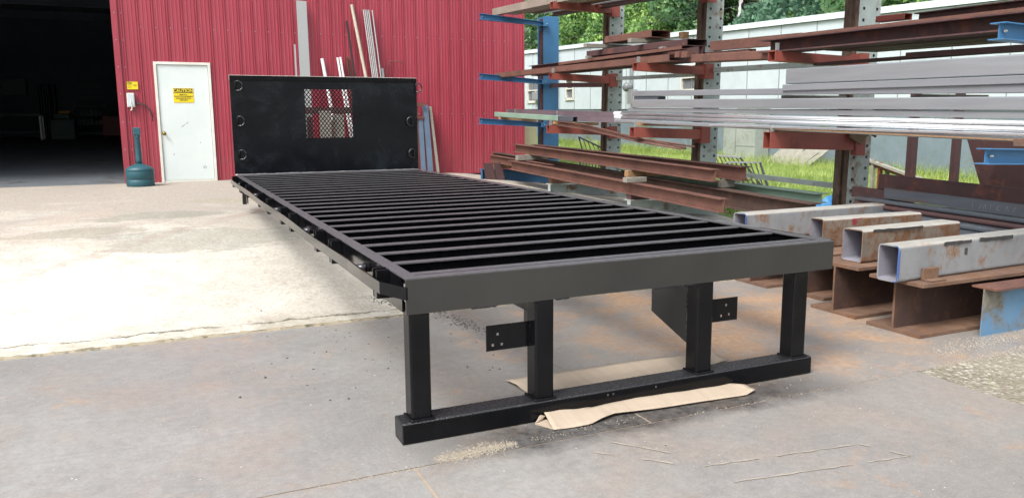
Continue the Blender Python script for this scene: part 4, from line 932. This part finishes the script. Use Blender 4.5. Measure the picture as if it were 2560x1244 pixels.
# top level
G4 = 'long stock on the highest arms'
stock('steel_channel', 'pale brown channel along the front of the highest arms', 'channel', (4.92, 10.63, 3.43), (4.92, 3.0, 3.11), csec(.12, .12), 'beige_steel', G4)
stock('steel_channel', 'pale brown channel second from front on the highest arms', 'channel', (5.08, 10.3, 3.38), (5.08, 3.0, 3.07), cback(.2, .08), 'beige_steel', G4)
stock('steel_plate', 'flat brown plates in the middle of the highest arms', 'plate', (5.32, 10.0, 3.325), (5.32, 3.0, 3.02), rect(.22, .03), 'rust_brown', G4)
stock('aluminium_bar', 'bright bar among the brown stock on the highest arms', 'metal bar', (5.58, 9.8, 3.31), (5.58, 3.0, 3.0), rect(.06, .03), 'alu', G4)
stock('steel_beam', 'brown beam at the back of the highest arms', 'beam', (5.68, 9.8, 3.34), (5.68, 3.0, 3.03), isec(.14, .10), 'rust_dark', G4)
bm = NB(); vs = []
for i in range(7):
    for j in range(4):
        z = 2.78-.04*i; w = .09*(1-i/8)
        vs.append(bm.verts.new((5.2+random.uniform(-.015, .015), 4.17-.03*j*(1-i/7.5)*1.0-.01*i*0, z+random.uniform(-.01, .01))))
for i in range(6):
    for j in range(3): bm.faces.new((vs[i*4+j], vs[i*4+j+1], vs[i*4+j+5], vs[i*4+j+4])).smooth = True
pl = obj('plastic_scrap', bm, 'plastic_white', None, 'torn pale plastic sheet hanging from the top of the rack', 'plastic sheet'); pl.modifiers.new('t', 'SOLIDIFY').thickness = .003
stock('steel_flat', 'pale flat bar along the very top edge above the third upright', 'metal bar', (5.2, 4.25, 2.765), (5.2, 1.0, 2.42), rect(.3, .02), 'tube_rusty', G4)

# ------------------------------------------------------------------ floor stack of I beams
G5 = 'rusty I beams stacked low between the rack bases'
stock('i_beam', 'upper front rusty I beam of the low stack', 'beam', (4.95, 9.83, .991), (4.95, 4.23, .826), isec(.13, .143, .009, .007), 'rust_brown', G5)
stock('i_beam', 'upper rear rusty I beam of the low stack', 'beam', (5.25, 9.69, .982), (5.25, 4.07, .857), isec(.14, .165, .01, .007), 'rust_brown', G5)
stock('i_beam', 'lower front rusty I beam nearest the black flatbed', 'beam', (4.70, 9.45, .720), (4.70, 3.76, .536), isec(.13, .155, .009, .007), 'rust_brown', G5)
stock('i_beam', 'short lower I beam end beyond the front one, by the red wall', 'beam', (4.86, 10.75, .768), (4.86, 8.2, .70), isec(.10, .13, .009, .007), 'rust_brown', G5)
stock('i_beam', 'deep dark I beam in the lower layer behind', 'beam', (5.05, 11.1, .806), (5.05, 2.79, .556), isec(.15, .20, .012, .008), 'rust_web', G5)
stock('i_beam', 'greenish dirty I beam end behind the square tube', 'beam', (5.5, 7.2, .665), (5.5, 3.16, .607), isec(.17, .105, .007, .007), 'green_paint', G5)
def block(name, label, x0, x1, y0, y1, z0, z1, m, cat='wood block', g='wood spacers'):
    bm = NB(); add_box(bm, x0, x1, y0, y1, z0, z1, 0, .004); obj(name, bm, m, None, label, cat, g)
block('timber_block', 'thick tan timber across the low beams at mid length', 4.90, 5.5, 5.93, 6.02, .635, .725, 'wood_tan')
block('timber_block', 'pale grey timber block on the lower front beam', 4.64, 4.95, 5.55, 5.65, .597, .66, 'wood_grey')
block('timber_block', 'grey timber between beam layers near the red wall', 4.72, 5.45, 9.1, 9.2, .735, .82, 'wood_grey')
block('steel_packer', 'rusty packer under the lower beams on the far grey base', 4.78, 5.1, 7.95, 8.08, .415, .505, 'rust_orange', 'packer')
block('steel_packer', 'rusty packer under the lower beams on the near grey base', 4.72, 5.1, 5.57, 5.68, .372, .44, 'rust_dark', 'packer')
block('timber_block', 'timber under the lower beams on the blue base', 4.8, 5.5, 10.25, 10.35, .53, .61, 'wood_tan')
block('timber_block', 'short packer between beam layers near their near end', 5.2, 5.4, 4.35, 4.42, .60, .69, 'wood_grey')
for k, (a, b) in enumerate(((4.535, 4.725), (4.745, 4.90))):
    bm = NB(); slab(bm, [(a+.04, 10.15, .27), (b+.055, 10.15, .27), (b, 10.21, .64), (a, 10.21, .64)], .012)
    obj('steel_plate', bm, 'rust_dark', None, ('left' if k == 0 else 'right')+' brown plate leaning on the blue rack base', 'plate', 'plates leaning on the blue base')

# ------------------------------------------------------------------ heavy W beams and square tubes by the near end
G6 = 'short heavy rusty beams lying across on the steel plates'
def wbeam(label, x0, x1, y0, h, w=.42):
    bm = NB(); beam(bm, (x0, y0, h+.002), (x1, y0, h+.002), isec(w, h, .022, .016), 0)
    for q in bm.faces:
        c = q.calc_center_median()
        if abs(q.normal.y) > .9 and abs(c.y-(y0+w/2)) < .02: q.material_index = 1
    return obj('wide_flange_beam', bm, ['rust_orange', 'rust_web'], None, label, 'beam', G6)
wbeam('nearest heavy rusty wide beam carrying the longest square tube', 3.455, 5.1, .212, .352)
wbeam('second heavy rusty wide beam behind the nearest one', 3.49, 6.0, .758, .367)
wbeam('third heavy rusty wide beam, mostly hidden by the flatbed corner', 3.72, 6.0, 1.277, .36)
wbeam('fourth heavy rusty wide beam, farthest under the flatbed', 3.66, 6.0, 1.836, .36)
G7 = 'mill finish square tubes lying on the heavy beams'
def sqtube(label, p0, p1, w, h, m='tube_mill', end=None, marks=None):
    t = thing('square_tube', ((p0[0]+p1[0])/2, (p0[1]+p1[1])/2, p0[2]-h), label, 'metal tube', G7)
    bm = NB(); beam(bm, p0, p1, rtube(w, h, .008, .022), 0, 1)
    for q in bm.faces:
        if q.normal.z > .5 and q.material_index == 0: q.material_index = 2
        q.smooth = False
    obj('tube_wall', bm, [m, 'tube_inner', 'tube_top'], t)
    if end:
        bm = NB(); P = Vector(p0)-Vector((.0015, 0, 0)); beam(bm, P, P+Vector((.0012, 0, 0)), rtube(w, h, .0075, .022)); 
        beam(bm, (p0[0]+.0005, p0[1]-.0012, p0[2]-.03), (p0[0]+.035, p0[1]-.0012, p0[2]-.03), rect(.001, h-.06)); bm.verts.ensure_lookup_table(); [setattr(v.co, 'x', p0[0]+.012) for v in bm.verts[-8:] if v.co.x > p0[0]+.03]
        obj('end_mark', bm, end, t)
    for (kind, xa, xb, za, zb2, mm) in (marks or []):
        bm = NB(); n = 10; dx = xb-xa; yy = p0[1]+(p1[1]-p0[1])*(xa-p0[0])/(p1[0]-p0[0])-.0015
        if kind == 'side':
            up = [(xa+dx*i/n, yy, za+random.uniform(0, .006)) for i in range(n+1)]; dn = [(xa+dx*i/n, yy, zb2-random.uniform(0, .006)) for i in range(n+1)]
        else:
            up = [(xa+dx*i/n, za+random.uniform(0, .006), p0[2]+.0015) for i in range(n+1)]; dn = [(xa+dx*i/n, zb2-random.uniform(0, .006), p0[2]+.0015) for i in range(n+1)]
        for i in range(n): quad(bm, [up[i], up[i+1], dn[i+1], dn[i]])
        obj('paint_mark', bm, mm, t)
    return t
t1 = sqtube('longest grey square tube in front with rust bracket, blue rimmed end', (3.345, .318, .594), (5.7, .42, .594), .155, .238, 'tube_mill', 'mark_blue',
       [('side', 3.78, 4.05, .585, .567, 'marker_black'), ('side', 4.15, 4.5, .587, .565, 'marker_black'), ('side', 4.0, 4.03, .53, .49, 'marker_black')])
bm = NB(); add_box(bm, 3.56, 3.70, .298, .3205, .357, .435, 0, .003); add_box(bm, 3.56, 3.70, .24, .299, .357, .364); obj('bracket', bm, 'rust_orange', t1)
sqtube('short rusty square tube second from the front with black chalk line', (3.64, .868, .61), (4.70, .90, .61), .18, .24, 'tube_rusty', None, [('side', 3.74, 4.25, .605, .592, 'marker_black')])
sqtube('square tube with a red paint smear, third from the front', (3.945, 1.535, .60), (5.03, 1.50, .60), .15, .24, 'tube_rusty', None, [('side', 4.25, 4.75, .585, .54, 'mark_red')])
sqtube('farthest square tube with a blue painted end', (3.65, 2.11, .60), (5.35, 2.15, .60), .155, .235, 'tube_mill', 'mark_blue')
# dark steel sections running away on the right
G8 = 'dark steel lengths stacked in front of the rack posts'
def ds(label, x, a, b, prof, m, y2=-.4, name='steel_section'): p, q = LR(x, a, b, y2); stock(name, label, 'steel section', p, q, prof, m, G8)
ds('tallest dark brown upright plate behind the stack, top of the pile', 5.48, (2.36, .868), (.884, .826), rect(.02, .16), 'rust_dark')
ds('blue grey plate with chalk marks leaning on the dark pile', 5.36, (2.18, .750), (.873, .712), rect(.03, .10), 'mill_steel')
ds('rounded steel bar just below the chalk marked plate', 5.34, (2.5, .645), (.862, .605), rtube(.1, .045, .005, .02), 'mill_steel')
ds('second steel bar from the top under the chalk marked plate', 5.32, (2.5, .595), (.862, .555), rtube(.12, .045, .005, .02), 'rust_dark')
ds('third steel bar low in the dark pile', 5.25, (2.3, .545), (.862, .505), rtube(.16, .05, .005, .02), 'mill_steel')
ds('broad flat dark steel at the bottom of the dark pile', 4.95, (2.4, .490), (.86, .455), rect(.5, .05), 'mill_steel')
ds('far end of the dark pile beside the third upright', 5.42, (2.62, .728), (2.2, .72), csec(.05, .1), 'rust_dark', 1.9)
# chalk strokes
bm = NB()
for i, (y, a) in enumerate(((1.28, 0), (1.22, 1), (1.17, 2), (1.12, 0), (1.05, 3), (.98, 2), (.93, 1))):
    z = .665; x = 5.357
    for (dy0, dz0, dy1, dz1) in (((0, -.02, 0, .02),), ((0, -.02, -.02, .02),), ((-.015, -.02, 0, .02), (0, .02, .015, -.02)), ((0, .02, .02, -.01), (.02, -.01, -.015, -.02)))[a]:
        A = Vector((x, y+dy0, z+dz0)); Bv = Vector((x, y+dy1, z+dz1)); n = Vector((0, (Bv-A).normalized().z, -(Bv-A).normalized().y))*.0016
        quad(bm, [A-n, Bv-n, Bv+n, A+n])
obj('chalk_marks', bm, 'chalk', None, 'faint white chalk strokes on the blue grey plate', 'chalk marks')

# ------------------------------------------------------------------ behind the rack
for k, (y0, y1) in enumerate(((3.385, 3.475), (2.83, 2.90))):
    bm = NB(); beam(bm, (7.2, y1, 1.9), (7.2, y0, 1.9), rtube(.08, 1.85, .006, .008)); bm.free(); bm = NB()
    add_box(bm, 7.2, 7.28, y0, y1, .06, 1.85, 0, .004); add_box(bm, 7.18, 7.3, y0-.02, y1+.02, .04, .059); add_box(bm, 7.18, 7.3, y0-.01, y1+.01, 1.851, 1.86)
    obj('steel_post', bm, 'rust_dark', None, ('left' if k == 0 else 'right')+' brown square steel post behind the dark pile', 'post', 'brown posts behind the pile')
for k, pts in enumerate((((7.0, 2.60, 1.25), (7.0, 2.20, .25), (7.0, 1.6, .25), (7.0, 1.6, 1.25)), ((6.85, 2.24, .60), (6.85, 2.12, .95), (6.85, 1.5, .97), (6.85, 1.5, .60)))):
    bm = NB(); slab(bm, pts, .01); obj('steel_plate', bm, 'rust_dark', None, ('tall dark' if k == 0 else 'short brown')+' plate standing below the near blue arm', 'plate', 'plates below the blue arm')
for k, (z, m) in enumerate(((.745, 'plywood'), (.70, 'primer_red'), (.67, 'wood_grey'))):
    bm = NB(); beam(bm, (10+.05*k, 6.7, z+.02), (10+.05*k, 5.4, z-.30), rect(.12, .035)); add_box(bm, 10.02+.05*k, 10.08+.05*k, 6.4-.1*k, 6.45-.1*k, .15, z-.02)
    obj('plank', bm, m, None, ('pale', 'pinkish', 'grey')[k]+' plank sloping down to the grass right of the third upright', 'plank', 'sloping planks on the grass')
# railings on the grass
def railing(label, T0, T1, B0, B1, n, topm='rail_silver', rad=.012, ends=True, curve=0):
    T0, T1, B0, B1 = map(Vector, (T0, T1, B0, B1)); t = thing('iron_railing', (B0+B1)/2, label, 'railing', 'scrap railings on the grass')
    bm = NB(); d = (T1-T0).normalized(); beam(bm, T0+Vector((-.03, 0, .03)), T1+Vector((-.03, 0, .03)), rect(.06, .03)); obj('top_rail', bm, topm, t)
    bm = NB(); tube_path(bm, [B0, B1], .015, 6); obj('bottom_rail', bm, 'fence_black', t)
    for i in range(n+1):
        a = T0.lerp(T1, i/n); b = B0.lerp(B1, i/n); bm = NB(); rdd = rad*(1.9 if i in (0, n) and ends else 1)
        tube_path(bm, [a, a+(b-a)*1.04], rdd, 4); obj('baluster', bm, 'fence_black', t)
    return t
railing('silver topped black railing by the second upright', (9, 9.35, .70), (9, 8.50, .69), (8.8, 8.75, .25), (8.8, 7.7, .25), 7)
railing('nearer black railing leaning over with a silver top corner', (8.9, 8.75, .59), (8.9, 7.85, .63), (8.3, 7.7, .2), (8.3, 6.9, .14), 7)
railing('flat black railing lying low behind the stacked beams', (6.9, 10.8, .62), (6.9, 4.6, .38), (6.6, 10.4, .3), (6.6, 4.4, .12), 50, 'fence_black')
railing('black curved stair railing standing far on the grass', (10, 16.45, .93), (10, 14.4, .50), (10.1, 16.3, .38), (10.1, 14.2, .36), 8, 'fence_black')
bm = NB(); vs = []
for i in range(15):
    for j in range(9):
        y = 5.65-.95*i/14; x = 7.5+.9*j/8; hgt = .20*math.sin(math.pi*(i+.5)/15)*math.sin(math.pi*(j+1.2)/10.5)
        vs.append(bm.verts.new((x+random.uniform(-.02, .02), y, G(x, y)+.02+hgt*(.8+.5*math.sin(i*1.7+j))+random.uniform(0, .05))))
for i in range(14):
    for j in range(8): bm.faces.new((vs[i*9+j], vs[i*9+j+1], vs[i*9+j+10], vs[i*9+j+9]))
tp = obj('tarpaulin', bm, 'tarp_blue', None, 'crumpled bright blue tarpaulin on the grass behind the tubes', 'tarpaulin'); tp.modifiers.new('t', 'SOLIDIFY').thickness = .004
# boards on the foundation
for k, (ya, yb, xt, zt, lbl) in enumerate(((12.75, 11.95, 13.72, .66, 'widest weathered board leaning on the grey foundation'), (12.0, 11.42, 13.64, .60, 'small pale board leaning in front of the others'), (11.93, 11.2, 13.76, .67, 'rightmost greenish board leaning on the foundation'))):
    bm = NB(); z0 = G(13.3, 12)-.01; slab(bm, [(13.35, yb, z0), (13.35, ya-.05, z0), (xt, ya-.25, zt), (xt, yb-.25, zt)], .02)
    obj('board', bm, 'plywood', None, lbl, 'board', 'boards leaning on the foundation')
# beige tank
bm = NB(); lathe(bm, 6.86, 13.5, [(.02, .22), (.33, .22), (.34, .26), (.34, 1.18), (.335, 1.2), (.342, 1.22), (.33, 1.29), (.26, 1.33), (.02, 1.34)], 36)
obj('storage_drum', bm, 'tank_beige', None, 'beige plastic drum behind the corner of the red building', 'drum')
# white building
wb_ = thing('white_building', (14, 18, .3), 'long low white building with grey foundation behind the rack', 'building')
def zt3(y): return 3.71+(y-10.86)*.0305
def zs3(y): return 1.80+(y-21.76)*.0161
Y0, Y1 = -4, 46
bm = NB()
def wallq(y0, y1, za, zb): quad(bm, [(14, y0, za(y0)), (14, y1, za(y1)), (14, y1, zb(y1)), (14, y0, zb(y0))])
wins = [(26.6, 28.1, 2.25, 3.1), (24.1, 24.62, 2.28, 2.95), (16.3, 17.15, 2.32, 3.0)]
ys = sorted([Y0, Y1]+[w for q in wins for w in q[:2]])
for a, b in zip(ys, ys[1:]):
    q = [w for w in wins if w[0] <= (a+b)/2 <= w[1]]
    if q:
        q = q[0]; wallq(a, b, zs3, lambda y: q[2]); wallq(a, b, lambda y: q[3], zt3)
    else: wallq(a, b, zs3, zt3)
add_box(bm, 14.01, 22, Y0, Y0+.1, .0, 3.2); add_box(bm, 14.01, 22, Y1-.1, Y1, .0, 4.7)
y = 6.9
while y < 40:
    add_box(bm, 13.985, 13.998, y, y+.018, zs3(y), zt3(y), 1); y += 1.22
obj('wall', bm, ['white_paint', 'galv'], wb_)
bm = NB(); slab(bm, [(14.17, Y0, -.3), (14.17, Y1, -.3), (14.17, Y1, zs3(Y1)-.02), (14.17, Y0, zs3(Y0)-.02)], .14); obj('foundation', bm, 'found_grey', wb_)
bm = NB(); slab(bm, [(13.93, Y0-.2, zt3(Y0)+.004), (13.93, Y1, zt3(Y1)+.004), (22.2, Y1, zt3(Y1)+.2), (22.2, Y0-.2, zt3(Y0)+.2)], .14); obj('roof', bm, 'roof_white', wb_)
for (a, b, c, d) in wins:
    bm = NB()
    for q in ((a-.05, a, c-.05, d+.05), (b, b+.05, c-.05, d+.05), (a, b, d, d+.05), (a-.08, b+.08, c-.1, c), (a, b, (c+d)/2-.02, (c+d)/2+.02)): add_box(bm, 13.95, 14.05, q[0], q[1], q[2], q[3])
    if b-a > 1: add_box(bm, 13.95, 14.05, (a+b)/2-.025, (a+b)/2+.025, c, (c+d)/2-.021)
    w_ = obj('window', bm, 'frame_white', wb_)
    bm = NB(); add_box(bm, 14.02, 14.03, a, b, c, d); obj('pane', bm, 'glass_dark', w_)
    if b-a > 1:
        bm = NB(); add_box(bm, 13.75, 14.01, a+.2, (a+b)/2-.08, c+.01, c+.34, 0, .02); obj('window_unit', bm, 'galv', w_)
bm = NB(); add_box(bm, 13.5, 13.965, 13.25, 14.0, .0, 1.7, 0); add_box(bm, 13.48, 13.9, 14.02, 14.5, .0, 1.62); add_box(bm, 13.49, 13.4995, 13.24, 14.01, .70, .72); obj('pilaster', bm, 'pilaster_mat', wb_)
mt = thing('electric_meter', (13.9, 20, 2.0), 'grey round electric meter with box on the white wall', 'meter')
bm = NB(); lathe(bm, 0, 0, [(.16, 0), (.16, .06), (.14, .2), (.10, .24), (.01, .25)], 20)
for v in bm.verts: c = v.co.copy(); v.co = (13.94-c.z, 20.0+c.x, 2.5+c.y)
obj('dial', bm, 'glass_dark', mt)
bm = NB(); add_box(bm, 13.8, 13.98, 19.6, 19.95, 1.95, 2.42, 0, .01); add_box(bm, 13.86, 13.95, 19.86, 19.92, 2.421, 3.6); obj('box', bm, 'grey_rack' if 0 else 'galv', mt)

# ------------------------------------------------------------------ grass and trees
rng = np.random.default_rng(3)
def blades(n, fx, fy, hmin, hmax):
    x = fx(n); y = fy(n); a = rng.uniform(0, 6.28, n); h = rng.uniform(hmin, hmax, n); w = rng.uniform(.004, .009, n); lx = rng.normal(0, .35, n)*h; ly = rng.normal(0, .35, n)*h
    z = np.array([G(float(p), float(q)) for p, q in zip(x, y)])
    V = np.empty((n*3, 3)); V[0::3] = np.stack([x-w*np.cos(a), y-w*np.sin(a), z-.01], 1); V[1::3] = np.stack([x+w*np.cos(a), y+w*np.sin(a), z-.01], 1); V[2::3] = np.stack([x+lx, y+ly, z+h], 1)
    return V
V = np.concatenate([blades(60000, lambda n: rng.uniform(6.6, 13.9, n), lambda n: 2.8+22*rng.random(n)**1.3, .05, .15), blades(9000, lambda n: rng.uniform(13.2, 13.95, n), lambda n: rng.uniform(3, 30, n), .12, .32)])
def trimesh(name, V, m, **kw):
    me = bpy.data.meshes.new(name); n = len(V)//3; me.vertices.add(len(V)); me.vertices.foreach_set('co', V.ravel()); me.loops.add(len(V)); me.loops.foreach_set('vertex_index', np.arange(len(V)))
    me.polygons.add(n); me.polygons.foreach_set('loop_start', np.arange(0, len(V), 3)); me.polygons.foreach_set('loop_total', np.full(n, 3)); me.update(); me.validate(); me.materials.append(MAT[m])
    o = bpy.data.objects.new(name, me); COL.objects.link(o)
    for k, v in kw.items(): o[k] = v
    return o
trimesh('grass', V, 'grass_blade', kind='stuff', label='bright green rough grass between the rack and the white building', category='grass')
V = blades(90, lambda n: rng.normal(3.25, .16, n), lambda n: rng.normal(-.50, .12, n), .006, .03); V[:, 2] -= G(3, -.5)+.02; trimesh('weeds', V, 'grass_blade', kind='stuff', label='small weeds in the gravel at lower right', category='weeds')
def crown(n, blobs, size):
    P = []
    for (cx, cy, cz, r) in blobs:
        k = int(n*r*r/sum(b[3]**2 for b in blobs)); d = rng.normal(size=(k, 3)); d /= np.linalg.norm(d, axis=1)[:, None]
        rad = r*(1-.45*rng.random(k)**2.2)*(1+.12*np.sin(d[:, 0]*9+cx*5)*np.sin(d[:, 2]*8+cy))
        P.append(np.array([cx, cy, cz])+d*rad[:, None]*np.array([1, 1, .85]))
    P = np.concatenate(P); k = len(P); s = size*rng.uniform(.6, 1.3, k)
    a = rng.normal(size=(k, 3)); a /= np.linalg.norm(a, axis=1)[:, None]; b = np.cross(a, rng.normal(size=(k, 3))); b /= np.linalg.norm(b, axis=1)[:, None]
    a *= s[:, None]; b *= (s*.55)[:, None]
    V = np.empty((k*6, 3)); V[0::6] = P-a; V[1::6] = P+b; V[2::6] = P+a; V[3::6] = P-a; V[4::6] = P+a; V[5::6] = P-b
    return V
def quadmesh(name, V6, m):
    k = len(V6)//6; V = np.empty((k*4, 3)); V[0::4] = V6[0::6]; V[1::4] = V6[1::6]; V[2::4] = V6[2::6]; V[3::4] = V6[5::6]
    me = bpy.data.meshes.new(name); me.vertices.add(k*4); me.vertices.foreach_set('co', V.ravel()); me.loops.add(k*4); me.loops.foreach_set('vertex_index', np.arange(k*4))
    me.polygons.add(k); me.polygons.foreach_set('loop_start', np.arange(0, k*4, 4)); me.polygons.foreach_set('loop_total', np.full(k, 4)); me.update(); me.validate(); me.materials.append(MAT[m]); return me
def blobset(hh, spread, n, r):
    return [(rng.normal(0, spread*.55), rng.normal(0, spread*.55), hh*rng.uniform(.12, .95), r*rng.uniform(.55, 1.1)) for _ in range(n)]
variants = []
for i, m in enumerate(('leaf_a', 'leaf_b', 'leaf_c', 'leaf_a', 'leaf_b')):
    hh = (8.5, 10, 11, 9, 9.5)[i]; bl = blobset(hh, 3.0, 17, 1.7); me = quadmesh('crown', crown(26000, bl, .13), m)
    bm = NB(); tube_path(bm, [(0, 0, -1), (.1, 0, hh*.3), (.0, .2, hh*.6), (.2, .1, hh*.9)], [.28, .22, .15, .05], 8)
    for (cx, cy, cz, r) in bl[:11]:
        z = cz*.55; tube_path(bm, [(.05, .1, z), (cx*.5, cy*.5, (z+cz)/2), (cx, cy, cz), (cx*1.2, cy*1.2, cz+r*.7)], [.10, .07, .04, .015], 6)
    tm = bpy.data.meshes.new('trunk'); bm.to_mesh(tm); bm.free(); tm.materials.append(MAT['bark']); variants.append((me, tm))
spots = [(25, 40, 0, 'bright green tree seen just right of the red building', 1.0), (24.5, 33.5, 3, 'light green leafy tree between the blue column and first upright', .9), (25.5, 28.5, 1, 'mid green tree standing behind the first grey upright', 1.05),
         (26, 24.0, 2, 'dark blue green tree left of the second upright', 1.0), (25, 20.5, 2, 'dense dark tree just behind the second upright', 1.0), (24.5, 17.0, 1, 'mid green tree right of the second upright', .95),
         (25.5, 13.6, 0, 'pale green tree behind the hanging plastic scrap', .9), (24.5, 10.6, 3, 'bright leafy tree left of the third upright', .9), (25, 7.4, 4, 'green tree above the white roof right of the third upright', .95), (25.5, 4.0, 0, 'green tree highest at the right edge above the roof', 1.0)]
for (x, y, v, lbl, s) in spots:
    t = thing('leafy_tree', (x, y, hz(x, y)-.2), lbl, 'tree', 'trees behind the white building')
    for nm, me in (('crown', variants[v][0]), ('trunk', variants[v][1])):
        o = bpy.data.objects.new(nm, me); COL.objects.link(o); o.parent = t
    t.scale = (s, s, s); t.rotation_euler = (0, 0, x*3+y)
bl = [(rng.uniform(29, 44), y_, 0, rng.uniform(1.8, 3.2)) for y_ in np.linspace(-6, 75, 80)]
bl = [(a, b, hz(a, b)+rng.uniform(.5, 7), r) for a, b, c, r in bl]
me = quadmesh('woodland', crown(110000, bl, .24), 'leaf_b'); o = bpy.data.objects.new('woodland', me); COL.objects.link(o); o['kind'] = 'stuff'; o['label'] = 'dense green woodland on the slope behind the trees'; o['category'] = 'woodland'
bl = [(rng.uniform(22.6, 24.5), y_, hz(23.5, y_)+rng.uniform(.6, 4.4), rng.uniform(.9, 1.5)) for y_ in np.linspace(-3, 48, 74)]
me = quadmesh('undergrowth', crown(90000, bl, .12), 'leaf_a'); o = bpy.data.objects.new('undergrowth', me); COL.objects.link(o); o['kind'] = 'stuff'; o['label'] = 'bushy undergrowth rising above the white roof'; o['category'] = 'bushes'
# service wire
bm = NB(); tube_path(bm, [(21, 60, 6.4), (21, 34, 5.95), (21, 18, 5.9), (21, 0, 6.2)], .012, 5); obj('overhead_wire', bm, 'rubber', None, 'thin wire strung in front of the trees', 'wire')
